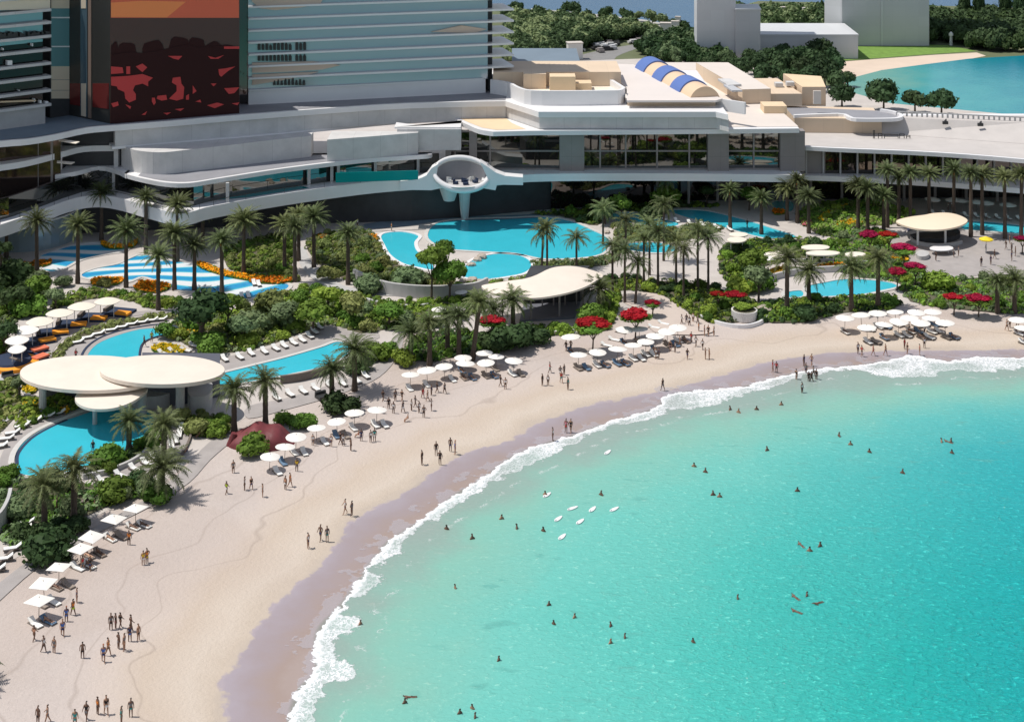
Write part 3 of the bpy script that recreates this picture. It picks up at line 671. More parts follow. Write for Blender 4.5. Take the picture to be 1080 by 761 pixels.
# observation ring where the terraces meet
rg = empty('terrace_ring', (X_(487, 297), 297, 0), 'white oval ring lounge bulging out of the terrace edge on a single stem', 'ring terrace')
mb = MB(); n = 56; vs = []; ZC = 11.0
for i in range(n):
    a = 2 * math.pi * i / n; ca, sa = math.cos(a), math.sin(a); low = (1 - sa) / 2
    for (ro, up) in ((0, .1), (.35, .3), (.6 + .15 * low, .1), (.6 + .15 * low, -.4 - .15 * low), (.1, -.5)):
        rx, rz_, ry = 5.05 + ro, 2.25 + ro * .8, 2.2 + ro * .7
        vs.append((ca * rx + .25 * sa, sa * ry + .4, ZC + sa * rz_ - ca * .45 + up))
K = 5
fs = [((i * K + j), (i * K + (j + 1) % K), (((i + 1) % n) * K + (j + 1) % K), (((i + 1) % n) * K + j)) for i in range(n) for j in range(K)]
mb.add(vs, fs); mb.build('ring', M['fascia'], rg, True)
mb = MB(); mb.tube((0, 2.0, 7.9), (0, 2.0, 8.8), 3.6, 4.6, 36); mb.build('lounge_floor', M['concrete'], rg)
mb = MB(); pts = [(math.cos(a) * 5.2, 1.2 + math.sin(a) * 3.2) for a in np.linspace(0, math.pi, 24)]; mb.wall(pts, 8.8, 12.6, .2); mb.build('glass_screen', M['deckroof'], rg)
mb = MB(); mb.tube((.4, 6.6, 0), (.4, 4, 7.6), .7, 1.3, 16); mb.build('stem', M['white'], rg)
mb = MB(); mb.tube((-2.6, 3.4, 4.8), (-2.6, 3.4, 7.7), 1.1, 2.1, 20); mb.build('bowl', M['white'], rg)
def xz(mb, pts, y0, y1):
    n = len(pts); mb.add([(x, y0, z) for x, z in pts] + [(x, y1, z) for x, z in pts], [tuple(range(n)), tuple(range(2 * n - 1, n - 1, -1))] + [((i + 1) % n, i, n + i, n + (i + 1) % n) for i in range(n)])
mb = MB(); xz(mb, [(-12, 9.5), (-8.5, 9.8), (-6.9, 10.6), (-5.9, 12.0), (-4.6, 12.8), (-5.0, 10.2), (-3.6, 8.2), (-6, 7.7), (-12, 7.8)], -.3, 2.5); mb.build('flare', M['fascia'], rg)
mb = MB(); xz(mb, [(12, 10.2), (8.5, 10.5), (6.6, 11.2), (4.9, 12.4), (3.6, 13.2), (5.0, 10.2), (3.6, 8.2), (6.6, 7.7), (6.9, 8.8), (12, 8.7)], -.3, 2.5); mb.build('flare', M['fascia'], rg)
for i, (x, y) in enumerate(((-2.6, .2), (-1.2, -1.2), (.5, .2), (1.6, 1.3), (2.6, -.2), (.8, -1.9))):
    mb = MB(); mb.box((0, 0, .25), (1.0, .8, .5)); mb.box((0, .35, .6), (1.0, .2, .6))
    o = mb.build('lounge_chair', M['navy'] if i % 3 else M['mattress'])
    tag(o, '%s chair on the floor of the white oval ring terrace' % rank(i, 6), 'chair', 'chairs in the ring terrace')
    o.location = (rg.location.x + x, rg.location.y + 1.5 + y, 8.8); o.rotation_euler[2] = i * 1.3
# pale blue glass wall at the far left
l = W([(-60, 285), (0, 268), (20, 266), (45, 264), (70, 257), (86, 248)], .25, 3)
mb = MB(); mb.wall(l, 0, 5.4, .25); gw = mb.build('glass_wall', mat('pale_blue_glass', (.30, .38, .42), .15, .3))
tag(gw, 'curved pale blue glass wall below the terrace at the left edge', 'wall')
mb = MB(); mb.wall([(x, y - .1) for x, y in l], 5.4, 5.7, .5); mb.build('cap', M['fascia'], gw)

# ---------------------------------------------------------------- hotel towers
A = G(262, 111, 22); B = G(515, 98, 22); A = (A.x, A.y); B = (B.x, B.y)
ux, uy = (B[0] - A[0]), (B[1] - A[1]); ul = math.hypot(ux, uy); ux /= ul; uy /= ul; back = lambda p, d: (p[0] - uy * d, p[1] + ux * d)
tw = empty('glass_tower', (A[0], A[1], 22), 'wide blue green glass hotel tower with thin white horizontal fins', 'hotel tower')
def TP(name, mb, m, root): o = ob(name, mb.mesh(name, m), root); o.location = -root.location; return o
TB = 52
mb = MB(); mb.prism([back(A, .5), back(B, .5), back(B, 24), back(A, 24)], 24.9, TB); TP('glass_wall', mb, M['glass'], tw)
mb = MB(); mb.prism([A, (B[0] - .6 * ux, B[1] - .6 * uy), back(B, 25), back(A, 25)], 22.05, 24.9); TP('base_wall', mb, M['fascia'], tw)
B2 = (B[0] + 5.5 * ux, B[1] + 5.5 * uy)
z = 27.25
while z < 62:
    mb = MB(); f0 = back(A, -.55); f1 = back(B2, -.55); mb.prism([f0, f1, back(B2, 9), back(B, 9), back(B, .6), back(A, .6)], z, z + .38); TP('fin', mb, M['metal'], tw); z += 2.42
mb = MB(); mb.prism([back(A, -.3), (B[0] - ux, B[1] - uy), back((B[0] - ux, B[1] - uy), .7), back(A, .7)], 24.9, 25.15); TP('base_cap', mb, M['metal'], tw)
mb = MB(); q = (B[0] + .4 * ux, B[1] + .4 * uy); q2 = (B[0] + 1.4 * ux, B[1] + 1.4 * uy); mb.prism([back(q, 2), back(q2, 2), back(q2, 20), back(q, 20)], 22.05, TB); TP('dark_core', mb, M['dark'], tw)
mb = MB(); A3 = (A[0] - 2.3 * ux, A[1] - 2.3 * uy); mb.prism([back(A3, 1.5), back(A, 1.5), back(A, 20), back(A3, 20)], 22.05, TB); TP('dark_core', mb, M['darkglass'], tw)
# peach reflections and reflected dark silhouettes put on the tower glass as panels
M['peach_refl'] = mat('peach_reflection', (.60, .47, .38), .35, spec=.4)
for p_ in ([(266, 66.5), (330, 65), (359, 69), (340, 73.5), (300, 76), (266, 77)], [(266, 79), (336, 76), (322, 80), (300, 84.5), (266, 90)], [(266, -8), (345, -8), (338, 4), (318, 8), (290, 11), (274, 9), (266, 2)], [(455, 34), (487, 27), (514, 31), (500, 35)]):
    mb = MB(); strip_on(mb, p_, A, B, -.46); TP('peach_reflection', mb, M['peach_refl'], tw)
mb0 = [(272 + 4.1 * i + (3 if i > 8 else 0), h_) for i, h_ in enumerate((8, 7, 9, 6, 9, 8, 9, 8, 7, 9, 8, 9))]
for x_, h_ in mb0:
    for yb_ in (53, 64.5):
        mb = MB(); hh = h_ if yb_ < 60 else 7; strip_on(mb, [(x_, yb_), (x_ + 2.9, yb_), (x_ + 2.9, yb_ - hh + 2), (x_ + 1.5, yb_ - hh), (x_, yb_ - hh + 2)], A, B, -.42); TP('dark_silhouette', mb, M['dmetal'], tw)
for i in range(9):
    x_ = 288 + 3.9 * i; mb = MB(); h_ = (5, 6, 5, 7, 6, 8, 5, 6, 5)[i]; strip_on(mb, [(x_, 90), (x_ + 3, 90), (x_ + 2.4, 90 - h_), (x_ + .8, 90 - h_)], A, B, -.42); TP('dark_silhouette', mb, M['dmetal'], tw)
# copper red block: sunset and tree reflections put on as coloured panels
A = G(116, 131, 22); B = G(252.5, 119.5, 22); A = (A.x, A.y); B = (B.x, B.y)
ux, uy = (B[0] - A[0]), (B[1] - A[1]); ul = math.hypot(ux, uy); ux /= ul; uy /= ul
rb = empty('red_tower', (A[0], A[1], 22), 'copper red glass hotel block with dark tree reflections drawn on its face', 'hotel tower')
mb = MB(); mb.prism([A, B, back(B, 24), back(A, 24)], 22.05, TB - 1); TP('glass_wall', mb, M['brownred'], rb)
def refl_panel(name, polys, m, th):
    mb = MB()
    for p in polys: strip_on(mb, p, A, B, th)
    TP(name, mb, m, rb)
refl_panel('sunset_reflection', [[(117, 19), (252, 19), (252, -40), (117, -40)]], M['redo'], .05)
refl_panel('sunset_reflection', [[(117, 18), (176, 18.5), (196, 2), (150, 1), (117, 3)]], M['orange1'], .08)
refl_panel('red_panel', [[(117, 122), (252, 112), (252, 68), (117, 72)]], M['red1'], .05)
refl_panel('red_panel', [[(236, 51.5), (252, 51.5), (252, 49), (236, 49)]], M['red1'], .28)
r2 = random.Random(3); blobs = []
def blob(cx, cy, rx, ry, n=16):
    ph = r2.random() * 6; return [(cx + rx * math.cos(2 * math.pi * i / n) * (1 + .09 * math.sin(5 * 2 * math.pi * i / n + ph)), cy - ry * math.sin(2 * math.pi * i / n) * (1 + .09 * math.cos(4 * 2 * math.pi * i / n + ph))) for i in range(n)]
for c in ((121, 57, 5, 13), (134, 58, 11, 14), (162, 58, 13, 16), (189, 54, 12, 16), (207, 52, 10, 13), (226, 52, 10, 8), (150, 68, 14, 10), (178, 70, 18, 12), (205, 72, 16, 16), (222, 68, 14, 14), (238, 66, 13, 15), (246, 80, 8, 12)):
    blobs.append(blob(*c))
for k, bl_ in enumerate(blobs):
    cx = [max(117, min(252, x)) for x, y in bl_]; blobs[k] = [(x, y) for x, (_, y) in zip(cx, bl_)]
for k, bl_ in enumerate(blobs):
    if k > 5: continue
    mb = MB(); strip_on(mb, bl_, A, B, .07 + .012 * k); TP('tree_reflection', mb, M['blackred'], rb)
refl_panel('dark_reflection', [[(116.5, 131), (252, 120), (252, 50), (240, 47), (225, 49), (210, 50), (196, 47), (182, 50), (165, 54), (150, 56), (134, 55), (117, 58)]], M['blackred'], .2)
RP = [[(117, 70), (129, 71), (130, 77), (117, 78)], [(133, 70), (137, 70), (137, 78), (133, 78)], [(143, 70), (150, 67), (155, 71), (150, 76), (146, 73)], [(117, 81), (135, 80), (150, 78), (161, 82), (156, 86), (156, 91), (150, 88), (142, 90), (140, 95), (143, 99), (143, 105), (136, 108), (132, 104), (131, 97), (124, 94), (123, 91), (117, 90)],
      [(177, 59), (192, 59), (188, 63), (183, 62)], [(219, 59), (227, 61), (236, 58), (230, 62), (222, 62)], [(230, 73), (238, 72), (248, 70), (240, 75), (233, 81), (231, 79)], [(182, 82), (190, 81), (191, 88), (194, 92), (193, 104), (186, 106), (178, 104), (186, 96), (186, 90), (181, 87)],
      [(166, 101), (175, 100), (176, 105), (170, 106), (165, 104)], [(160, 103), (163, 103), (164, 108), (162, 111), (160, 107)], [(236, 93), (252, 92), (247, 98), (241, 99)], [(222, 88), (228, 88), (225, 91)], [(203, 90), (207, 96), (203, 99)], [(117, 109), (124, 107), (125, 111), (119, 113)],
      [(112.5, 119), (116.9, 109), (118, 113)], [(132, 110), (138, 112), (137, 115)], [(184, 115), (194, 114), (190, 117)], [(218, 111), (229, 108), (236, 110), (226, 114)], [(149, 121), (155, 117), (153, 121)], [(172, 119), (180, 118.5), (176, 121)], [(206, 107), (211, 105), (212, 108)], [(196, 101), (199, 99), (199, 105), (196, 105)], [(244, 109), (252, 108), (250, 111)]]
for p_ in RP:
    if p_[0][0] > 116: refl_panel('red_patch', [p_], M['red1'], .27)
# dark return face and slim cream strip left of it
A = G(73, 122, 22); B = G(116, 131, 22); A = (A.x, A.y); B = (B.x, B.y)
ux, uy = (B[0] - A[0]), (B[1] - A[1]); ul = math.hypot(ux, uy); ux /= ul; uy /= ul
ds = empty('dark_tower', (A[0], A[1], 22), 'narrow dark grey hotel block with a slim vertical cream strip', 'hotel tower')
mb = MB(); mb.prism([A, B, back(B, 14), back(A, 14)], 22.05, TB - .5); TP('glass_wall', mb, mat('charcoal_glass', (.045, .045, .042), .3, .2), ds)
mb = MB(); strip_on(mb, [(85, 122), (92, 123.5), (92, -50), (85, -50)], A, B, .06); TP('blue_strip', mb, mat('slate_glass', (.10, .16, .20), .15, .3), ds)
mb = MB(); strip_on(mb, [(86, 122), (91, 123), (91, 88), (86, 88)], A, B, .12); strip_on(mb, [(86, 9), (91, 9), (91, -50), (86, -50)], A, B, .12); PS('cream_strip', mb, M['cream_glass'], lambda n_, x, m_: TP(n_, x, m_, ds))
mb = MB(); strip_on(mb, [(93.5, 124), (96.5, 125), (96.5, -50), (93.5, -50)], A, B, .14); TP('mullion', mb, mat('brown_mullion', (.22, .16, .13), .4), ds)
mb = MB(); strip_on(mb, [(74, 110), (85, 112), (85, 88), (74, 88)], A, B, .08); strip_on(mb, [(98, 113), (115, 115), (115, 88), (98, 88)], A, B, .08); PS('red_panel', mb, mat('dim_red', (.16, .03, .028), .25, .2), lambda n_, x, m_: TP(n_, x, m_, ds))
# cream and teal strip
A = G(53, 125, 22); B = G(73.5, 122, 22); A = (A.x, A.y); B = (B.x, B.y)
ux, uy = (B[0] - A[0]), (B[1] - A[1]); ul = math.hypot(ux, uy); ux /= ul; uy /= ul
ct = empty('cream_tower', (A[0], A[1], 22), 'slim cream and teal panelled face between the left tower and the dark block', 'hotel tower')
mb = MB(); mb.prism([A, B, back(B, 16), back(A, 16)], 22.05, TB - 1.5); TP('wall', mb, M['dark'], ct)
for nm, y0, y1, m_ in (('cream_patch', -50, 9, M['cream_glass']), ('teal_panel', 9, 70, mat('teal_panel', (.14, .30, .33), .2, .3)), ('cream_patch', 70, 104, M['cream_glass'])):
    mb = MB(); strip_on(mb, [(54, y0), (73, y0), (73, y1), (54, y1)], A, B, .06); TP(nm, mb, m_, ct)
mb = MB()
for y0 in (18, 48.5): strip_on(mb, [(54, y0), (73, y0), (73, y0 + 1.3), (54, y0 + 1.3)], A, B, .2)
PS('white_band', mb, M['metal'], lambda n_, x, m_: TP(n_, x, m_, ct))
mb = MB()
for y0 in (84, 95): strip_on(mb, [(54, y0), (73, y0), (73, y0 + .5), (54, y0 + .5)], A, B, .1)
PS('joint', mb, M['brown'], lambda n_, x, m_: TP(n_, x, m_, ct))
# left tower with thick fins; reflections put into its cream, teal and black colours
A = G(-160, 160, 22); B = G(53, 130, 22); A = (A.x, A.y); B = (B.x, B.y)
ux, uy = (B[0] - A[0]), (B[1] - A[1]); ul = math.hypot(ux, uy); ux /= ul; uy /= ul
lt = empty('finned_tower', (B[0], B[1], 22), 'dark glass hotel tower with thick pale balcony bands at the left edge', 'hotel tower')
B1 = (B[0] - ux, B[1] - uy)
mb = MB(); mb.prism([back(A, 1.2), back(B1, 1.2), back(B1, 24), back(A, 24)], 22.05, 37.6); TP('dark_glass_wall', mb, mat('black_window', (.012, .013, .012), .06, .3), lt)
mb = MB(); mb.prism([back(A, 1.2), back(B1, 1.2), back(B1, 24), back(A, 24)], 37.6, TB); TP('glass_wall', mb, M['tealglass'], lt)
mb = MB(); mb.prism([A, (B1[0], B1[1]), back(B1, 24), back(A, 24)], 22.05, 25.4); TP('base_wall', mb, M['concrete'], lt)
for z in (25.4, 28.1, 30.7, 33.3, 35.9, 38.5, 41.1, 43.5, 46.1, 48.7): mb = MB(); mb.prism([back(A, -.5), back(B, -.5), back(B, 2), back(A, 2)], z, z + .52); TP('balcony_band', mb, M['white'], lt)
mb = MB()
for px_, py_, w_h in ((8, 64, (5, 5)), (34, 46, (1, 3)), (3, 51, (1, 2)), (42, 106, (2, 3)), (48, 107, (3, 2)), (36, 104, (1, 4)), (20, 95, (1, 1))):
    strip_on(mb, [(px_, py_), (px_ + w_h[0], py_), (px_ + w_h[0], py_ + w_h[1]), (px_, py_ + w_h[1])], A, B, -1.0)
PS('white_reflection', mb, M['metal'], lambda n_, x, m_: TP(n_, x, m_, lt))  # white bits of the reflection drawn as small pale panels
mb = MB(); strip_on(mb, [(-60, 12), (53, 10), (53, -40), (-60, -40)], A, B, -1.15); TP('cream_patch', mb, M['cream_glass'], lt)  # cream reflection on the upper glass, added as a panel
mb = MB(); strip_on(mb, [(0, 107), (38, 105.5), (38, 107), (0, 108.5)], A, B, -1.0); TP('tan_sill', mb, M['tan'], lt)
mb = MB(); x = 0.
while x < 52:
    h = 2 + r2.random() * 6; strip_on(mb, [(x, 41), (x + 2.2, 41), (x + 2.2, 41 - h), (x, 41 - h)], A, B, -1.12); x += 2.1
TP('dark_frieze', mb, M['dmetal'], lt)

# ---------------------------------------------------------------- far towers beyond the roofs
def far_block(name, label, x0, x1, yb, z1, dep, m, seam=None, side=None):
    Y = F * H / (yb - YH); r = empty(name, (X_(x0, Y), Y, 0), label, 'tower')
    wd = X_(x1, Y) - X_(x0, Y)
    mb = MB(); mb.prism([(0, 0), (wd, 0), (wd + 1, dep), (1, dep)], 0, z1); mb.build('wall', m, r)
    mb = MB(); n = 0
    if seam: mb.box((X_(seam, Y) - X_(x0, Y), -.15, z1 / 2), (.5, .3, z1)); mb.build('seam', M['greyt2'], r)
    if side:
        mb = MB(); s = X_(side, Y) - X_(x0, Y); mb.prism([(s, -.05), (s, -.25), (-4.5, 5), (-4.5, 6)], 0, z1); mb.build('side_wall', M['greyt2'], r)
    mb = MB(); mb.prism([(-.2, -.2), (wd + .2, -.2), (wd + 1.2, dep + .2), (.8, dep + .2)], z1, z1 + .5); mb.build('parapet', M['greyt2'], r)
    return r
far_block('grey_tower', 'plain light grey tower left of the far pair, rising from the trees', 735, 776, 66, 66, 16, M['greyt2'])
far_block('grey_annex', 'lower grey block attached right of the narrow far tower', 776, 802, 67, FZ(11, F * H / 267), 12, M['greyt'])
far_block('grey_slab', 'wide grey tower behind the lawn by the lagoon', 887, 980, 48.5, 70, 22, M['greyt'], 930, 888)
far_block('grey_wing', 'long low pale grey wing between the two far towers', 800, 905, 62, FZ(38, F * H / 262), 26, M['greyt2'])

# ================================================================== pools, decks, beds
TILE = {}
def pool_mat(name, c, c2=None, wave=False):
    m, t, b = nodes(name); b.inputs['Roughness'].default_value = .06; b.inputs['IOR'].default_value = 1.33
    if wave:                                        # white and blue bands painted on the pool floor
        tc = N(t, 'TexCoord'); mp = N(t, 'Mapping'); mp.inputs['Rotation'].default_value = (0, 0, R(68)); t.links.new(tc.outputs['Object'], mp.inputs[0])
        wv = N(t, 'TexWave', wave_type='BANDS'); wv.inputs['Scale'].default_value = .06; wv.inputs['Distortion'].default_value = 16; wv.inputs['Detail'].default_value = 1.5; wv.inputs['Detail Scale'].default_value = .5
        t.links.new(mp.outputs[0], wv.inputs['Vector'])
        c_ = ramp(t, wv.outputs[1], [(0., (.03, .30, .58)), (.30, (.04, .33, .60)), (.34, (.08, .48, .62)), (.58, (.10, .52, .64)), (.62, (.70, .76, .78)), (1., (.74, .78, .80))])
    else:
        c_ = ramp(t, noise(t, .25, 3), [(.3, tuple(x * .93 for x in c)), (.7, c)])
    t.links.new(c_, b.inputs['Base Color'])
    bp = N(t, 'Bump'); bp.inputs['Strength'].default_value = .25; bp.inputs['Distance'].default_value = .1
    t.links.new(noise(t, 2.5, 3), bp.inputs['Height']); t.links.new(bp.outputs[0], b.inputs['Normal']); return m
PW = pool_mat('pool_water', (.045, .47, .585)); PK = pool_mat('striped_pool_water', (.1, .5, .6), wave=True); PD = pool_mat('teal_pool_water', (.03, .40, .42))
def pool(label, px, m=PW, rim=.7, sm=4, cm=None, edge=None):
    poly = W(px, GZ, sm, True); cx = sum(p[0] for p in poly) / len(poly); cy = sum(p[1] for p in poly) / len(poly)
    r = empty('swimming_pool', (cx, cy, GZ), label, 'pool')
    loc = [(x - cx, y - cy) for x, y in poly]
    mb = MB(); mb.sheet(loc, .03); mb.build('water', m, r)
    o1, o2 = loc, offset_poly(loc, rim); n = len(loc)
    mb = MB(); vs = [(x, y, .02) for x, y in o1] + [(x, y, .14) for x, y in o1] + [(x, y, .14) for x, y in o2] + [(x, y, -.02) for x, y in o2]
    fs = []
    for i in range(n):
        j = (i + 1) % n
        for a in range(3): fs.append((a * n + i, a * n + j, (a + 1) * n + j, (a + 1) * n + i))
    mb.add(vs, fs); mb.build('coping', cm or M['coping'], r)
    if edge:                                        # dark step line inside the pool
        l = [(x - cx, y - cy) for x, y in W(edge, GZ, 4)]; mb = MB(); mb.wall(l, .03, .05, .45); mb.build('step_line', M['navy'], r)
    return r
POOLS = []
def PL(*a, **k): POOLS.append(W(a[1], GZ, 3, True)); return pool(*a, **k)
PL('upper shallow pool with blue and white stripes behind the left palms', [(42, 271), (60, 264), (82, 258), (105, 256), (130, 259), (131, 265), (112, 268), (85, 274), (67, 283), (54, 287), (44, 282)], PK)
PL('larger shallow pool with blue and white stripes, ringed by orange flowers', [(86, 291), (100, 284), (125, 279), (140, 272), (152, 269), (175, 275), (208, 279), (225, 285), (250, 291), (270, 297), (303, 300), (297, 308), (272, 314), (250, 316), (235, 315), (215, 308), (188, 306), (170, 298), (150, 292), (132, 298), (105, 296)], PK)
PL('curved lazy pool above the two large round canopies', [(88, 384), (90, 370), (104, 358), (125, 350), (150, 345), (168, 343), (184, 345), (188, 350), (165, 355), (150, 362), (146, 374), (146, 386), (110, 390)], cm=M['navy'], rim=.35)
PL('long tapering pool between rows of loungers right of the round canopies', [(222, 404), (222, 398), (260, 388), (300, 378), (338, 367), (356, 361), (369, 365), (366, 374), (345, 386), (310, 394), (270, 402), (235, 406)])
PL('bottom left kidney pool partly under the small round canopy', [(16, 495), (17, 478), (30, 462), (50, 450), (75, 440), (95, 433), (130, 430), (158, 436), (163, 448), (150, 462), (128, 478), (95, 492), (60, 500), (30, 502)], edge=[(20, 490), (21, 478), (34, 463), (52, 452), (72, 443)])
PL('big free form main pool in front of the ring terrace', [(455, 240), (468, 234), (500, 231), (540, 230), (570, 229), (600, 233), (622, 242), (641, 252), (640, 263), (628, 270), (600, 273), (572, 273), (545, 268), (500, 265), (470, 262), (452, 252)])
PL('curved channel pool left of the main pool', [(402, 250), (408, 246), (425, 245), (441, 249), (437, 256), (439, 264), (447, 271), (455, 278), (457, 285), (440, 282), (425, 278), (412, 269), (406, 259)], cm=M['fascia'])
PL('small round pool below the main pool', [(486, 290), (492, 280), (505, 272), (525, 268), (545, 269), (557, 274), (560, 281), (553, 288), (535, 292), (510, 295), (492, 293)], cm=M['fascia'])
PL('long slim pool curving behind the palms on the right', [(706, 222), (740, 222), (770, 228), (795, 235), (820, 243), (840, 250), (825, 254), (800, 250), (770, 242), (745, 235), (722, 229)])
PL('narrow pool arm between the planting and the centre palms', [(646, 226), (665, 224), (680, 229), (702, 232), (716, 237), (700, 240), (672, 236), (652, 234)])
PL('small pool glimpsed behind the tall centre palms', [(660, 258), (685, 256), (708, 259), (712, 265), (690, 267), (664, 264)])
PL('tiny green pool beside the right hand flower beds', [(815, 213), (835, 213), (835, 223), (818, 222)], PD)
PL('pool with a square left end above the beach on the right', [(851, 303), (872, 298), (892, 295), (920, 296), (941, 299), (945, 303), (928, 307), (907, 311), (872, 313), (860, 312)])
PL('little pool half hidden by shrubs left of the beach pool', [(829, 309), (845, 307), (846, 313), (831, 314)])
PL('infinity pool curving behind the round cream pavilion', [(1014, 235), (1040, 234), (1085, 239), (1140, 247), (1140, 260), (1085, 249), (1050, 245), (1018, 243)])

def ground_poly(name, label, px, m, z, sm=3, kind='structure'):
    mb = MB(); mb.sheet(W(px, z, sm, True) if sm else W(px, z), z); o = mb.build(name, m); tag(o, label, kind=kind); return o
ground_poly('path', 'grey path along the back of the beach', [(-60, 668), (-10, 622), (40, 584), (80, 566), (110, 550), (150, 528), (190, 498), (212, 474), (236, 455), (246, 462), (222, 484), (200, 508), (164, 531), (120, 553), (84, 572), (42, 596), (-10, 642), (-60, 690)], M['gpave'], .30)
ground_poly('path', 'grey terrace path curling round the long pool', [(262, 428), (300, 420), (340, 408), (375, 396), (398, 384), (409, 370), (414, 356), (424, 352), (424, 366), (412, 386), (392, 402), (350, 418), (300, 432), (262, 441)], M['gpave'], .30)
ground_poly('path', 'curved path round the lazy pool', [(30, 395), (36, 372), (55, 352), (90, 337), (130, 330), (165, 326), (190, 322), (190, 325), (165, 330), (132, 335), (98, 344), (66, 358), (52, 378), (50, 395)], M['gpave'], .31)
ground_poly('path', 'pool deck of the lazy pool', [(60, 392), (64, 374), (84, 358), (115, 347), (150, 339), (172, 337), (172, 345), (148, 347), (122, 354), (102, 363), (92, 375), (88, 392)], M['gpave'], .30)
ground_poly('path', 'pool deck with loungers above the long pool', [(225, 396), (240, 376), (290, 366), (325, 352), (350, 343), (400, 352), (385, 362), (356, 359), (300, 376), (260, 386)], M['gpave'], .30)
ground_poly('path', 'brown deck round the bottom left pool', [(-2, 500), (2, 478), (14, 462), (40, 446), (64, 437), (90, 431), (95, 434), (60, 446), (36, 458), (18, 475), (14, 500)], M['gpave'], .30)
ground_poly('path', 'lounger deck right of the bottom left pool', [(90, 515), (120, 500), (150, 485), (172, 468), (184, 446), (198, 444), (201, 458), (190, 480), (160, 498), (120, 520)], M['gpave'], .30)
ground_poly('path', 'pale plaza beside the right pavilion', [(930, 258), (960, 246), (1020, 242), (1090, 248), (1200, 262), (1200, 300), (1060, 290), (1000, 292), (960, 280)], M['gpave'], .30)
ground_poly('path', 'shaded walk behind the main pool', [(385, 236), (430, 231), (480, 228), (560, 226), (640, 218), (640, 221), (560, 230), (470, 233), (430, 238), (390, 241)], M['bluedeck'], .30)  # shade under the slab put into the walk's dark colour
ground_poly('path', 'garden path climbing between the palms', [(316, 262), (322, 262), (328, 275), (345, 290), (365, 302), (400, 306), (440, 309), (440, 312), (395, 311), (355, 306), (330, 294), (316, 278)], M['concrete'], .33)
ground_poly('path', 'pale path loop in the right garden', [(868, 236), (876, 228), (905, 222), (930, 224), (928, 227), (904, 226), (884, 231), (880, 240), (880, 252), (870, 252)], M['paving'], .34)
ground_poly('path', 'sandy plaza path up to the centre garden', [(655, 312), (675, 308), (700, 312), (722, 328), (750, 342), (745, 352), (690, 350), (680, 330), (660, 320)], mat('sandy_paving', (.52, .44, .385), .9, var=.06, vscale=.3), .34)

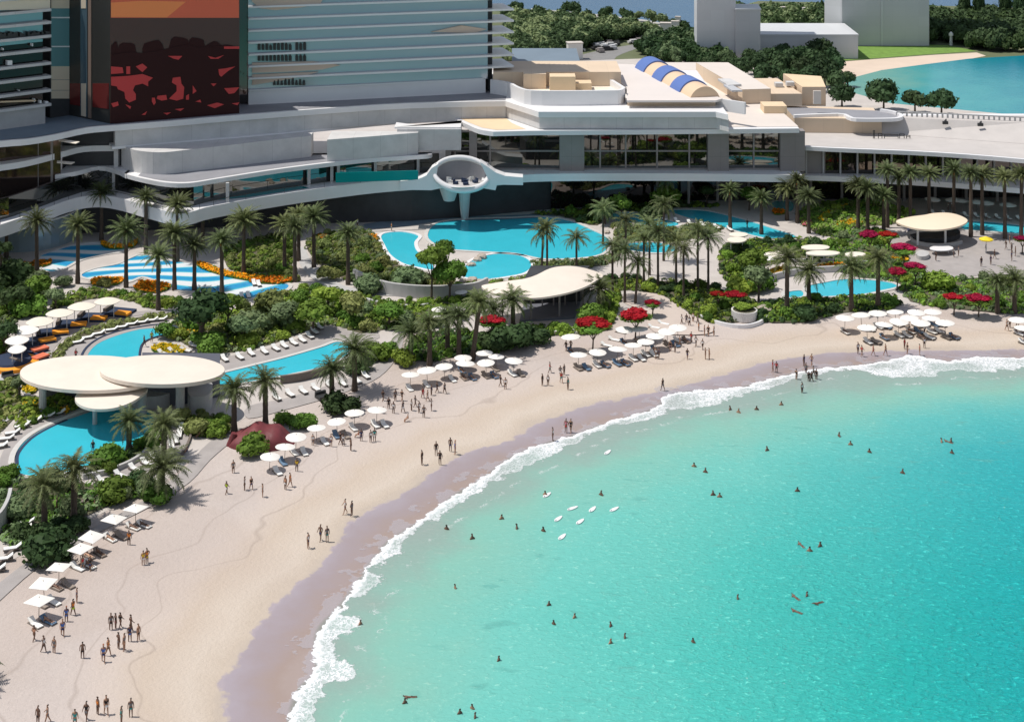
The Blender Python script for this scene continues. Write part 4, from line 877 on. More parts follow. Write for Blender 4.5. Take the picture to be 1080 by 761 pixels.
# planting beds: soil and ground cover (uncountable), shrubs set in them one by one
BEDS = [
 ('by the left edge', [(-20, 272), (34, 285), (52, 302), (48, 314), (28, 330), (12, 346), (-20, 380)], ['dark', 'green', 'grey'], 16, (1.2, 2.4)),
 ('between striped pool and cream shades', [(56, 324), (72, 312), (98, 305), (132, 309), (158, 311), (176, 315), (214, 321), (236, 326), (196, 324), (160, 326), (140, 318), (112, 314), (84, 318), (60, 326)], ['green', 'olive', 'green', 'lime'], 18, (.7, 1.3)),
 ('below the striped pool', [(196, 330), (236, 327), (272, 325), (304, 310), (340, 308), (385, 322), (440, 330), (470, 340), (440, 350), (404, 348), (380, 352), (350, 342), (320, 350), (290, 362), (245, 372), (200, 366), (180, 350), (186, 338)], ['olive', 'green', 'grey', 'lime', 'green'], 44, (1.1, 2.2)),
 ('round the upper palms', [(236, 262), (262, 254), (300, 246), (310, 262), (308, 280), (318, 296), (296, 296), (262, 290), (240, 282)], ['green', 'lime', 'olive'], 16, (1., 1.8)),
 ('left of the channel pool', [(322, 255), (350, 246), (384, 243), (400, 252), (408, 272), (438, 286), (470, 294), (470, 302), (430, 305), (390, 300), (356, 292), (334, 276)], ['olive', 'green', 'grey'], 26, (1., 1.8)),
 ('above the curved grey wall', [(480, 299), (520, 298), (560, 292), (590, 279), (560, 296), (540, 298), (510, 303), (480, 306)], ['lime', 'olive'], 6, (.5, .9)),
 ('below the curved grey wall', [(356, 306), (400, 316), (440, 318), (500, 312), (512, 318), (505, 330), (470, 338), (430, 328), (384, 320), (350, 308)], ['lime', 'green'], 16, (.7, 1.2)),
 ('behind the centre parasols', [(430, 372), (446, 352), (500, 350), (544, 356), (534, 370), (500, 372), (450, 382)], ['dark', 'green', 'green'], 12, (.9, 1.6)),
 ('right of the cream sail', [(545, 344), (612, 346), (628, 326), (640, 306), (652, 308), (650, 330), (640, 348), (606, 354), (545, 352)], ['lime', 'green', 'lime'], 16, (.8, 1.5)),
 ('behind the main pool', [(558, 226), (600, 222), (640, 216), (700, 212), (760, 216), (745, 219), (712, 219), (690, 225), (650, 223), (630, 238), (612, 234), (590, 228)], ['lime', 'green', 'dark'], 22, (.9, 1.7)),
 ('on the strip between the pools', [(560, 276), (600, 276), (634, 272), (650, 262), (648, 240), (664, 238), (712, 242), (740, 234), (764, 240), (740, 250), (700, 256), (660, 256), (652, 275), (620, 282), (575, 284)], ['olive', 'olive', 'grey'], 18, (.6, 1.3)),
 ('behind the sandy plaza', [(640, 292), (680, 296), (740, 300), (790, 318), (850, 324), (868, 332), (800, 338), (745, 340), (716, 322), (690, 308), (650, 306), (630, 300)], ['lime', 'green', 'green', 'dark'], 34, (.8, 1.6)),
 ('right of the slim pool', [(760, 262), (800, 252), (845, 252), (870, 256), (866, 276), (830, 276), (800, 284), (790, 300), (764, 296)], ['green', 'lime', 'dark'], 20, (.9, 1.8)),
 ('round the right path loop', [(838, 226), (870, 214), (910, 212), (950, 218), (960, 232), (930, 238), (900, 240), (884, 250), (860, 246)], ['lime', 'green', 'olive'], 20, (.6, 1.4)),
 ('in the right hand garden', [(872, 256), (886, 244), (930, 242), (940, 262), (970, 285), (1000, 294), (1070, 292), (1100, 300), (1100, 330), (1010, 326), (960, 318), (946, 300), (905, 292), (880, 284), (866, 270)], ['green', 'grey', 'lime', 'green'], 34, (.9, 1.8)),
 ('between beach pool and sand', [(800, 326), (826, 316), (870, 316), (930, 311), (950, 318), (940, 326), (890, 330), (850, 340), (790, 338)], ['green', 'dark', 'lime'], 18, (.8, 1.5)),
 ('by the lowest left palms', [(-10, 516), (20, 506), (60, 504), (100, 512), (126, 508), (150, 505), (160, 520), (130, 528), (90, 545), (50, 572), (30, 580), (-10, 560)], ['dark', 'green', 'grey'], 18, (1., 1.9)),
 ('right of the kidney pool', [(92, 494), (130, 478), (156, 462), (168, 446), (178, 450), (168, 468), (140, 486), (104, 502)], ['dark', 'green'], 11, (.8, 1.4)),
 ('under the round canopies', [(20, 440), (28, 424), (60, 420), (90, 424), (80, 432), (50, 440), (20, 454)], ['green', 'lime'], 9, (.6, 1.2)),
 ('left of the round canopies', [(-10, 408), (10, 408), (22, 424), (16, 440), (-10, 460)], ['olive', 'green'], 5, (.6, 1.)),
 ('beside the dark outbuilding', [(188, 446), (215, 438), (244, 444), (236, 458), (214, 462), (196, 456)], ['olive', 'green'], 8, (1., 1.7)),
 ('on the ring hedge', [(50, 392), (56, 372), (76, 356), (104, 344), (140, 336), (176, 331), (200, 334), (176, 337), (142, 341), (108, 350), (82, 361), (64, 376), (60, 392)], ['olive'], 0, (.5, .8)),
]
def leaf_quads(rng, n, rad, size, flat=1.0, core=True, lumps=9):
    mb = MB(); cl = []
    for i in range(lumps):
        a = rng.random() * 6.283; u = rng.uniform(-.15, 1); s = math.sqrt(max(0, 1 - u * u))
        cl.append((Vector((math.cos(a) * s * .55, math.sin(a) * s * .55, u * .5)), rng.uniform(.38, .62)))
    for i in range(n):
        c, r = cl[rng.randrange(lumps)]
        d = Vector((rng.gauss(0, 1), rng.gauss(0, 1), rng.gauss(0, 1))).normalized()
        p = c + d * r * rng.uniform(.75, 1.06)
        if p.z < -.35: p.z = -.35 + rng.random() * .2
        p = Vector((p.x * rad, p.y * rad, p.z * rad * flat))
        u = (d.orthogonal().normalized() + Vector((rng.gauss(0, .5), rng.gauss(0, .5), rng.gauss(0, .5)))).normalized(); v = d.cross(u).normalized()
        s = size * rng.uniform(.6, 1.4); mb.quad(p, u * s, v * s * .7)
    if core:
        for c, r in cl:
            n_ = 6
            cc = Vector((c.x * rad, c.y * rad, c.z * rad * flat)); rr = r * rad * .80
            vs = [cc + Vector((0, 0, rr * flat))] + [cc + Vector((math.cos(2 * math.pi * k / n_ + e) * rr * math.cos(el), math.sin(2 * math.pi * k / n_ + e) * rr * math.cos(el), math.sin(el) * rr * flat)) for e, el in ((0, .45), (.5, -.3)) for k in range(n_)] + [cc - Vector((0, 0, rr * flat * .8))]
            fs = [(0, 1 + k, 1 + (k + 1) % n_) for k in range(n_)] + [(1 + k, 7 + k, 7 + (k + 1) % n_, 1 + (k + 1) % n_) for k in range(n_)] + [(13, 7 + (k + 1) % n_, 7 + k) for k in range(n_)]
            mb.add(vs, fs)
    return mb
SH = {}
def shrub_mesh(kind, var):
    k = (kind, var)
    if k not in SH:
        rg_ = random.Random(hash(kind) % 1000 * 0 + sum(map(ord, kind)) + var * 17)
        SH[k] = leaf_quads(rg_, 900, 1.0, .085, .8).mesh('shrub_foliage', LF[kind])
    return SH[k]
KW = dict(dark='dark green', green='mid green', olive='olive', lime='lime green', grey='grey green', red='red flowering', yellow='yellow flowering', orangef='orange flowering', pink='pink flowering')
def inpools(x, y, m_=.9):
    for p in POOLS:
        if inpoly(x, y, p): return True
        if min((x - a) ** 2 + (y - b_) ** 2 for a, b_ in p) < m_ * m_: return True
    return False
allx = []; SHR = {}
for bi, (where, px, kinds, n, (r0, r1)) in enumerate(BEDS):
    poly = W(px, GZ, 2, True)
    mb = MB(); mb.sheet(poly, GZ + .055 + bi * .003); tag(mb.build('planting_soil', M['soil']), 'soil of the bed ' + where, kind='structure')
    xs_ = [p[0] for p in poly]; ys_ = [p[1] for p in poly]; rg_ = random.Random(100 + bi)
    area = abs(sum(poly[i][0] * poly[(i + 1) % len(poly)][1] - poly[(i + 1) % len(poly)][0] * poly[i][1] for i in range(len(poly)))) / 2
    gm = [LF[k] for k in sorted(set(kinds))]; mb = MB(); nt_ = int(min(900, area * 1.5)); c_ = 0
    while c_ < nt_:
        x = rg_.uniform(min(xs_), max(xs_)); y = rg_.uniform(min(ys_), max(ys_))
        if not inpoly(x, y, poly): continue
        c_ += 1
        if inpools(x, y, .6): continue
        mb.cur = rg_.randrange(len(gm)); s_ = rg_.uniform(.35, .75)
        for q in range(16):
            d = Vector((rg_.gauss(0, 1), rg_.gauss(0, 1), abs(rg_.gauss(0, .8)) + .1)).normalized()
            u = d.orthogonal().normalized(); v = d.cross(u); sz = rg_.uniform(.12, .24)
            mb.quad((x + d.x * s_, y + d.y * s_, GZ + .1 + d.z * s_ * .9), u * sz, v * sz * .7)
    tag(mb.build('ground_cover', gm), 'low leafy ground cover in the bed ' + where, 'ground cover', kind='stuff')
    c_ = 0; tries = 0
    while c_ < n * .82 and tries < 4000:
        tries += 1
        x = rg_.uniform(min(xs_), max(xs_)); y = rg_.uniform(min(ys_), max(ys_)); r = rg_.uniform(r0, r1) * .9
        if not inpoly(x, y, poly) or inpools(x, y, r * .8): continue
        if any((x - a) ** 2 + (y - b_) ** 2 < (.75 * (r + c)) ** 2 for a, b_, c in allx): continue
        allx.append((x, y, r)); c_ += 1; k = rg_.choice(kinds)
        o = ob('shrub', shrub_mesh(k, rg_.randrange(3))); o.location = (x, y, GZ + r * .35); o.scale = (r, r, r * rg_.uniform(.85, 1.25)); o.rotation_euler[2] = rg_.random() * 6
        tag(o, None, 'shrub', 'shrubs %s' % where); SHR.setdefault((KW[k], where), []).append(o)

for (kw, where), l in SHR.items():
    l.sort(key=lambda o: o.location.x / o.location.y)
    for i, o in enumerate(l): o['label'] = '%s shrub, %s, %s' % (kw, rank(i, len(l)) + (' of its kind' if len(l) > 1 else ''), where)
def bush(px, py, rpx, kind, label, name='bush', sq=.9):
    g = G(px, py, GZ); r = rpx / ppm(py, GZ)
    o = ob(name, shrub_mesh(kind, rnd.randrange(3))); o.location = (g.x, g.y, GZ + r * .35); o.scale = (r, r, r * sq); o.rotation_euler[2] = rnd.random() * 6
    return tag(o, label, 'bush')
for a in ((265, 478, 20, 'green', 'large round green bush in front of the red shell shelter'), (300, 446, 12, 'green', 'left one of two round green bushes on sand right of the red shelter'),
          (320, 450, 14, 'green', 'right one of two round green bushes on sand right of the red shelter'), (360, 434, 20, 'dark', 'very dark round bush on sand below the two palms of the long pool'),
          (208, 458, 16, 'olive', 'olive bush with pale tips beside the path by the round canopy'), (229, 458, 14, 'green', 'glossy green bush beside the path by the round canopy'),
          (124, 526, 22, 'green', 'spreading leafy bush at the path above the first white parasol'), (152, 516, 13, 'dark', 'dark bush behind the leafy bush at the path'),
          (165, 530, 18, 'green', 'green bush below the leaning palm at the path'), (112, 490, 20, 'green', 'bushy green shrub at the lower right edge of the kidney pool'),
          (52, 588, 30, 'dark', 'very dark dense bush below the two lowest palms'), (78, 562, 16, 'dark', 'dark bush right of the dense one below the lowest palms'),
          (18, 545, 20, 'grey', 'grey green bush at the left edge by the lowest palms'), (8, 505, 14, 'green', 'green bush at the left edge below the kidney pool'),
          (410, 372, 12, 'green', 'green bush where the terrace path bends'), (395, 378, 18, 'green', 'leafy bush at the right end of the long pool'), (378, 392, 16, 'dark', 'dark bush under the palms of the long pool'),
          (425, 384, 15, 'lime', 'lime green bush at the sand beside the curled path'), (540, 370, 25, 'dark', 'huge dark round bush at the back of the beach'), (520, 368, 18, 'dark', 'dark round bush under the red flowering tree'),
          (560, 362, 20, 'dark', 'dark low bush in the shade right of the centre palm'), (626, 342, 20, 'green', 'green bush right of the sail behind the red tree'), (468, 304, 16, 'olive', 'pale olive shrub by the curved wall'),
          (345, 296, 14, 'olive', 'rounded olive shrub beside the garden path'), (390, 308, 18, 'grey', 'silvery shrub above the curved wall'), (430, 303, 20, 'grey', 'wide silvery shrub above the curved wall'),
          (300, 345, 22, 'grey', 'soft grey green shrub above the lounger row'), (262, 352, 22, 'grey', 'pale grey green shrub beside the dark domed tree'), (225, 372, 20, 'green', 'mid green shrub left of the first poolside loungers'),
          (990, 305, 18, 'lime', 'rounded lime green bush below the pavilion plaza'), (850, 336, 14, 'dark', 'dark bush at the sand left of the right parasols'), (797, 305, 20, 'green', 'dense green bush left of the little planter'),
          (780, 308, 16, 'lime', 'fresh lime bush left of the little planter'), (30, 330, 22, 'green', 'tall green bush left of the cream shades'), (10, 300, 24, 'dark', 'big dark bush at the left edge'), (66, 302, 11, 'grey', 'small grey tree like bush beside the striped pool'),
          (110, 302, 9, 'olive', 'leafy olive bush on the flower island of the striped pool'), (12, 408, 10, 'olive', 'low olive bush on the round left lawn')):
    bush(*a)
# flower beds
def flowers(px, kind, label, h=.45):
    poly = W(px, GZ, 2, True); xs_ = [p[0] for p in poly]; ys_ = [p[1] for p in poly]; rg_ = random.Random(int(px[0][0] * 7 + px[0][1]))
    mb = MB(); area = abs(sum(poly[i][0] * poly[(i + 1) % len(poly)][1] - poly[(i + 1) % len(poly)][0] * poly[i][1] for i in range(len(poly)))) / 2
    c_ = 0
    while c_ < area * 26:
        x = rg_.uniform(min(xs_), max(xs_)); y = rg_.uniform(min(ys_), max(ys_))
        if not inpoly(x, y, poly): continue
        c_ += 1; mb.cur = 0 if rg_.random() < .85 else 1
        d = Vector((rg_.gauss(0, .5), rg_.gauss(0, .5), 1)).normalized(); u = d.orthogonal().normalized(); v = d.cross(u); s_ = rg_.uniform(.10, .2)
        mb.quad((x, y, GZ + h * rg_.uniform(.5, 1.2)), u * s_, v * s_)
    cx, cy = sum(xs_) / len(xs_), sum(ys_) / len(ys_)
    mb.v = [(x - cx, y - cy, z) for x, y, z in mb.v]
    o = mb.build('flower_bed', [LF[kind], LF['green']]); o.location = (cx, cy, 0); tag(o, label, 'flower bed', kind=None)
    mb = MB(); mb.prism([(x - cx, y - cy) for x, y in poly], GZ + .08, GZ + .08 + h * .5); mb.build('planting', LF['green'], o)
FB = [([(107, 255), (118, 259), (136, 258), (145, 253), (145, 257), (138, 262), (116, 263), (107, 259)], 'orangef', 'orange flower bed at the back edge of the upper striped pool'),
      ([(24, 279), (40, 277), (54, 275), (52, 280), (38, 283), (26, 282)], 'orangef', 'orange flower strip left of the upper striped pool'),
      ([(96, 297), (104, 294), (128, 294), (128, 299), (114, 302), (98, 301)], 'orangef', 'orange flower patch on the island left of the palms'),
      ([(142, 302), (150, 297), (168, 299), (178, 300), (180, 304), (168, 309), (150, 309), (142, 306)], 'orangef', 'orange flower ring on the front bank of the striped pool'),
      ([(209, 277), (222, 281), (240, 287), (256, 290), (276, 293), (276, 297), (258, 296), (238, 292), (218, 286), (208, 281)], 'orangef', 'long orange flower border at the right of the striped pool'),
      ([(262, 296), (285, 293), (305, 293), (308, 298), (288, 300), (268, 299)], 'orangef', 'orange flower border at the right tip of the striped pool'),
      ([(186, 352), (200, 346), (212, 346), (208, 352), (192, 357)], 'yellow', 'yellow flower bed under the dark domed tree'),
      ([(162, 366), (180, 364), (196, 370), (190, 374), (170, 374), (160, 370)], 'yellow', 'yellow flower bed just above the large round canopy'),
      ([(24, 408), (34, 406), (40, 411), (32, 416), (24, 414)], 'yellow', 'yellow flowers left below the large round canopy'),
      ([(24, 428), (32, 424), (40, 428), (34, 433), (24, 433)], 'yellow', 'yellow flowers above the left row of loungers'),
      ([(64, 433), (70, 432), (73, 435), (68, 437)], 'yellow', 'small yellow flower tuft at the edge of the kidney pool'),
      ([(-2, 504), (4, 502), (5, 508), (-2, 510)], 'yellow', 'small yellow flower tuft at the left picture edge'),
      ([(810, 287), (826, 282), (830, 286), (818, 291), (808, 290)], 'yellow', 'yellow flower strip by the low wall right of centre'),
      ([(862, 281), (888, 279), (889, 283), (864, 285)], 'orangef', 'orange flower strip on the low wall above the beach pool'),
      ([(815, 222), (826, 222), (828, 226), (817, 227)], 'orangef', 'orange flowers beside the tiny green pool'),
      ([(862, 233), (874, 223), (892, 217), (892, 219), (878, 226), (868, 235)], 'yellow', 'thin yellow flower line along the path loop'),
      ([(880, 238), (898, 233), (910, 236), (896, 240)], 'yellow', 'yellow flowers inside the path loop'),
      ([(940, 272), (956, 270), (958, 276), (944, 276)], 'yellow', 'yellow flowers below the red trees at the pavilion'),
      ([(388, 250), (398, 250), (398, 254), (390, 255)], 'orangef', 'small orange flower patch left of the channel pool'),
      ([(335, 250), (342, 248), (344, 252), (337, 254)], 'orangef', 'small orange flower patch among the upper palms'),
      ([(846, 235), (856, 234), (856, 238), (847, 239)], 'pink', 'coral pink flowers beside the slim pool')]
for f in FB: flowers(*f)

# ================================================================== palms and trees
def frond(mb, rng, az, el0, L, droop, wdt, nl=15):
    d = Vector((math.cos(az), math.sin(az), 0)); pts = []; p = Vector((0, 0, 0)); el = el0
    for i in range(9):
        pts.append(p.copy()); p = p + (d * math.cos(el) + Vector((0, 0, 1)) * math.sin(el)) * (L / 8); el -= droop / 8 * (0.5 + i / 6)
    side = Vector((-d.y, d.x, 0))
    for i in range(8):
        a, b_ = pts[i], pts[i + 1]; mb.add([a - side * .05, a + side * .05, b_ + side * .04, b_ - side * .04], [(0, 1, 2, 3)])
    for s in range(nl):
        k = .10 + .88 * s / nl; i = min(7, int(k * 8)); f = k * 8 - i; q = pts[i].lerp(pts[i + 1], f); t_ = (pts[i + 1] - pts[i]).normalized()
        ll = wdt * math.sin(math.pi * min(1, .12 + .95 * k)) ** .6 * rng.uniform(.85, 1.1)
        for sg in (-1, 1):
            o = (side * sg * .80 + t_ * .55 + Vector((0, 0, rng.uniform(-.45, .0)))).normalized() * ll
            wv = t_ * (.055 + .03 * rng.random()) * L / 2.8
            mb.add([q - wv, q + wv, q + o + wv * .3 - Vector((0, 0, .1 * ll))], [(0, 1, 2)])
def palm_crown(seed, L, nf, drop, wdt):
    rng = random.Random(seed); mb = MB()
    for i in range(nf):
        k = (i / nf) ** .9; el = 1.35 - 1.75 * k ** .9 + rng.uniform(-.1, .1)
        frond(mb, rng, i * 2.399 + rng.uniform(-.15, .15), el, L * rng.uniform(.85, 1.08) * (.8 if k < .15 else 1), drop * rng.uniform(.8, 1.2), wdt)
    return mb.mesh('palm_crown', LF['palm'])
def palm_trunk(seed, r):
    rng = random.Random(seed); mb = MB(); n = 9; rings = 14; vs = []
    for j in range(rings + 1):
        k = j / rings; rr = r * (1.25 - .4 * k if k < .15 else 1.0 - .1 * k) * (1 + .08 * (j % 2)); rr *= 1.45 if k > .93 else 1
        for i in range(n): a = 2 * math.pi * i / n; vs.append((math.cos(a) * rr, math.sin(a) * rr, k))
    fs = [(j * n + i, j * n + (i + 1) % n, (j + 1) * n + (i + 1) % n, (j + 1) * n + i) for j in range(rings) for i in range(n)] + [tuple(range(rings * n, rings * n + n))]
    mb.add(vs, fs); return mb.mesh('palm_trunk', M['trunk'])
def fruit_mesh(seed):
    rng = random.Random(seed); mb = MB()
    for i in range(1):
        a = 4.4; c = Vector((math.cos(a) * .5, math.sin(a) * .5, -.45))
        mb.tube(c + Vector((0, 0, .3)), c - Vector((c.x * .2, c.y * .2, .35)), .10, .20, 7)
    return mb.mesh('fruit_cluster', M['fruit'])
PCR = {'date': [palm_crown(11 + i, 2.75, 54, 1.0, .50) for i in range(3)], 'coco': [palm_crown(31 + i, 3.2, 30, 1.5, .62) for i in range(3)], 'big': [palm_crown(51 + i, 3.7, 44, 1.35, .75) for i in range(2)]}
PTR = {'date': palm_trunk(1, .34), 'coco': palm_trunk(2, .20), 'big': palm_trunk(3, .36)}; PFR = fruit_mesh(5)
def palm(bx, by, cy, kind, label, group, cx=None, sc_=1.0):
    g = G(bx, by, GZ); h = (by - cy) / ppm(by, GZ) * 1.0
    r = empty('palm_tree', g, label, 'palm tree', group)
    t_ = ob('trunk', PTR[kind], r); t_.scale = (1, 1, h)
    c = ob('crown', PCR[kind][rnd.randrange(len(PCR[kind]))], r, (0, 0, h * .985)); c.rotation_euler[2] = rnd.random() * 6; s = sc_ * rnd.uniform(.82, 1.12); c.scale = (s, s, s * rnd.uniform(.85, 1.15)); c.rotation_euler[0] = rnd.uniform(-.12, .12); c.rotation_euler[1] = rnd.uniform(-.12, .12)
    if kind == 'date' and rnd.random() < .6: ob('fruit_cluster', PFR, r, (0, 0, h * .985))
    if cx is not None: r.rotation_euler[1] = math.atan2((cx - bx) / ppm(by, GZ), h)
    r.rotation_euler[0] = rnd.uniform(-.03, .03)
    return r
def palms(kind, where, group, lst, sc_=1.0, word=None):
    lst = sorted(lst, key=lambda a: a[2] if len(a) > 3 and False else a[0])
    adj = word or {'date': 'tall date palm', 'coco': 'slender coconut palm', 'big': 'broad arching palm'}[kind]
    for i, a in enumerate(lst):
        palm(a[0], a[1], a[2], kind, '%s, %s of the palms %s' % (adj, rank(i, len(lst)), where), group, a[3] if len(a) > 3 else None, sc_)
palms('date', 'beside the striped pools', 'date palms beside the striped pools', [(7, 272, 225), (39, 287, 232), (82, 299, 237), (107, 254, 203), (133, 303, 243), (154, 268, 207), (167, 327, 268), (184, 306, 245), (187, 276, 215), (205, 306, 258), (214, 262, 222), (234, 313, 252), (257, 289, 232)], 1.4)
palms('date', 'left of the channel pool', 'date palms left of the channel pool', [(300, 286, 235), (311, 297, 238), (315, 275, 226), (331, 282, 228), (367, 300, 245)], 1.25)
palms('coco', 'between main pool and cream sail', 'palms between main pool and sail', [(571, 288, 244, 573), (577, 288, 238), (608, 282, 250)], 1.1)
palms('coco', 'in the centre grove', 'palms of the centre grove', [(646, 314, 258), (659, 319, 264), (670, 320, 276, 673), (685, 290, 236), (694, 302, 243), (713, 304, 254), (721, 314, 262), (736, 307, 243), (747, 307, 250), (679, 300, 250), (700, 275, 215), (660, 262, 232), (702, 225, 190), (636, 258, 220)], 1.12)
palms('date', 'by the slim pool', 'palms by the slim pool', [(770, 242, 200), (803, 247, 208), (830, 232, 196), (841, 235, 190), (853, 246, 206)], 1.2)
palms('date', 'along the right wing', 'palms along the right wing', [(905, 243, 194), (915, 246, 198), (932, 246, 206), (936, 240, 178), (960, 241, 181), (980, 240, 182), (1006, 240, 178), (1024, 250, 181), (1036, 248, 184), (1060, 252, 186), (1077, 254, 183), (948, 238, 186)], 1.2)
palms('big', 'in the right beach garden', 'palms in the right beach garden', [(830, 330, 270), (853, 318, 286), (898, 328, 282), (926, 324, 272), (1052, 330, 296), (1070, 330, 294), (632, 328, 304)], 1.0)
palms('big', 'behind the centre parasols', 'palms behind the centre parasols', [(433, 380, 350), (453, 385, 340), (472, 372, 334), (484, 378, 332), (498, 380, 318, 506), (541, 346, 316), (520, 350, 326)], 1.0)
palms('big', 'at the lower pools', 'palms at the lower pools', [(350, 428, 388), (374, 412, 368), (247, 456, 410), (280, 452, 400), (136, 476, 444), (173, 482, 448)], 1.05)
palms('big', 'at the lowest left lounger deck', 'palms at the lowest left deck', [(47, 562, 512), (78, 552, 494), (171, 526, 492)], 1.15)
palm(-34, 722, 700, 'big', 'palm crown whose frond shadows reach the sand at the lower left edge', None)

def tree(bx, by, cyc, rpx, kind, label, group=None, flat=.8, name='tree', tw_=.22, lean=0, top=None):
    g = G(bx, by, GZ); s = ppm(by, GZ); r = rpx / s; hc = (by - cyc) / s
    o = empty(name, g, label, 'tree', group)
    mb = MB(); mb.tube((0, 0, 0), (.1, 0, hc * .55), tw_, tw_ * .7)
    for k in range(4): a = k * 1.7; mb.tube((.1, 0, hc * .5), (math.cos(a) * r * .45, math.sin(a) * r * .45, hc), tw_ * .6, tw_ * .2, 6)
    mb.build('trunk', M['bark'], o)
    c = ob('crown', shrub_mesh(kind, rnd.randrange(3)), o, (0, 0, hc)); c.scale = (r, r, r * flat); c.rotation_euler[2] = rnd.random() * 6
    if top: c2 = ob('blossom', shrub_mesh(top, rnd.randrange(3)), o, (0, 0, hc + r * .18)); c2.scale = (r * .98, r * .98, r * flat * .95)
    return o
tree(212, 362, 326, 31, 'dark', 'dark domed tree with a short trunk above the yellow flowers', flat=.75, tw_=.5)
tree(176, 356, 348, 13, 'green', 'small blue green tree at the tip of the lazy pool', flat=.8)
tree(20, 420, 404, 12, 'grey', 'thin grey green tree on the round left lawn', flat=.9)
for i, a in enumerate(((455, 318, 272, 17), (474, 318, 288, 18), (470, 300, 262, 12))): tree(*a, 'green', 'leaning tree in front of the main pool, %s of three' % rank(i, 3), 'pink flowered trees', 1.0)
REDS = [(625, 372, 345, 19, 'above the left centre sunbeds'), (670, 358, 334, 17, 'between the centre parasols and the plaza'), (688, 334, 321, 9, 'smallest one at the sandy plaza'), (757, 326, 312, 9, 'left one beside the round planter'),
        (776, 327, 313, 13, 'right one beside the round planter'), (519, 364, 340, 15, 'among the palms behind the parasols'), (917, 268, 249, 12, 'left one above the beach pool'), (937, 268, 249, 11, 'second one above the beach pool'),
        (953, 282, 264, 14, 'in front of the round pavilion'), (946, 306, 288, 12, 'at the right end of the beach pool'), (965, 302, 283, 12, 'right of the beach pool'), (1006, 332, 315, 12, 'left one behind the far right sand'),
        (1032, 334, 317, 15, 'right one behind the far right sand'), (1078, 268, 253, 9, 'at the right picture edge')]
for bx, by, cy, rp, wh in REDS: tree(bx, by, cy, rp, 'green', 'crimson flowering umbrella shaped tree, ' + wh, 'red flowering trees', .38, 'flowering_tree', .14, top='red')
for i, (bx, by, cy, rp, k) in enumerate(((240, 345, 322, 18, 'green'), (285, 335, 316, 17, 'olive'), (330, 350, 328, 20, 'green'), (370, 342, 322, 20, 'olive'), (410, 345, 328, 16, 'green'), (255, 362, 344, 18, 'grey'), (302, 348, 330, 18, 'grey'), (345, 330, 312, 16, 'lime'))):
    tree(bx, by, cy, rp, k, '%s garden tree, %s of those above the long pool' % (KW[k], rank([0, 2, 4, 6, 7, 1, 3, 5][i], 8)), 'garden trees above the long pool', .8)
for i, (bx, by, cy, rp, k) in enumerate(((638, 236, 222, 14, 'dark'), (655, 232, 214, 13, 'green'), (690, 250, 228, 15, 'dark'), (703, 225, 208, 16, 'green'), (745, 215, 203, 10, 'dark'), (790, 222, 206, 12, 'green'), (795, 296, 275, 16, 'green'), (800, 318, 292, 16, 'grey'))):
    tree(bx, by, cy, rp, k, '%s bushy tree, %s of those round the main pool' % (KW[k], rank(i, 8)), 'bushy trees round the main pool', .9)
for i, (bx, by, cy, rp, k) in enumerate(((0, 300, 262, 12, 'dark'), (40, 318, 300, 15, 'green'), (18, 332, 312, 16, 'dark'), (58, 325, 312, 11, 'grey'), (4, 372, 350, 15, 'dark'))):
    tree(bx, by, cy, rp, k, '%s tree, %s of the trees at the left edge' % (KW[k], rank([0, 3, 2, 4, 1][i], 5)), 'trees at the left edge', .95)

# trees beyond the roofs
def far_tree(px, py, rp, label, kind='pine', group='trees beyond the roofs', hk=1.15):
    g = G(px, py, -.1); s = ppm(py); r = rp / s
    o = empty('tree', g, label, 'tree', group)
    mb = MB(); mb.tube((0, 0, 0), (0, 0, r * .9), .3, .2, 6); mb.build('trunk', M['bark'], o)
    c = ob('crown', shrub_mesh(kind, rnd.randrange(3)), o, (0, 0, r * 1.0)); c.scale = (r, r, r * hk); c.rotation_euler[2] = rnd.random() * 6
for i, (x, y, r_) in enumerate(((932, 118, 16), (965, 121, 12), (993, 123, 13))): far_tree(x, y, r_ * 1.2, 'round dark green tree before the lagoon, %s of three in a row' % rank(i, 3))
lst = [(858, 78, 14), (880, 80, 12), (845, 86, 14), (870, 92, 17), (885, 100, 14), (888, 114, 14), (850, 98, 16), (828, 84, 15), (812, 76, 14), (796, 80, 13), (780, 84, 13), (826, 66, 11), (848, 68, 11), (865, 66, 14), (808, 92, 14), (835, 96, 13), (790, 70, 10), (838, 74, 13), (894, 92, 9), (768, 76, 11), (752, 76, 9), (876, 68, 10)]
lst.sort()
for i, (x, y, r_) in enumerate(lst): far_tree(x, y, r_, 'dark tree in the grove behind the tan roof blocks, %s' % rank(i, len(lst)))
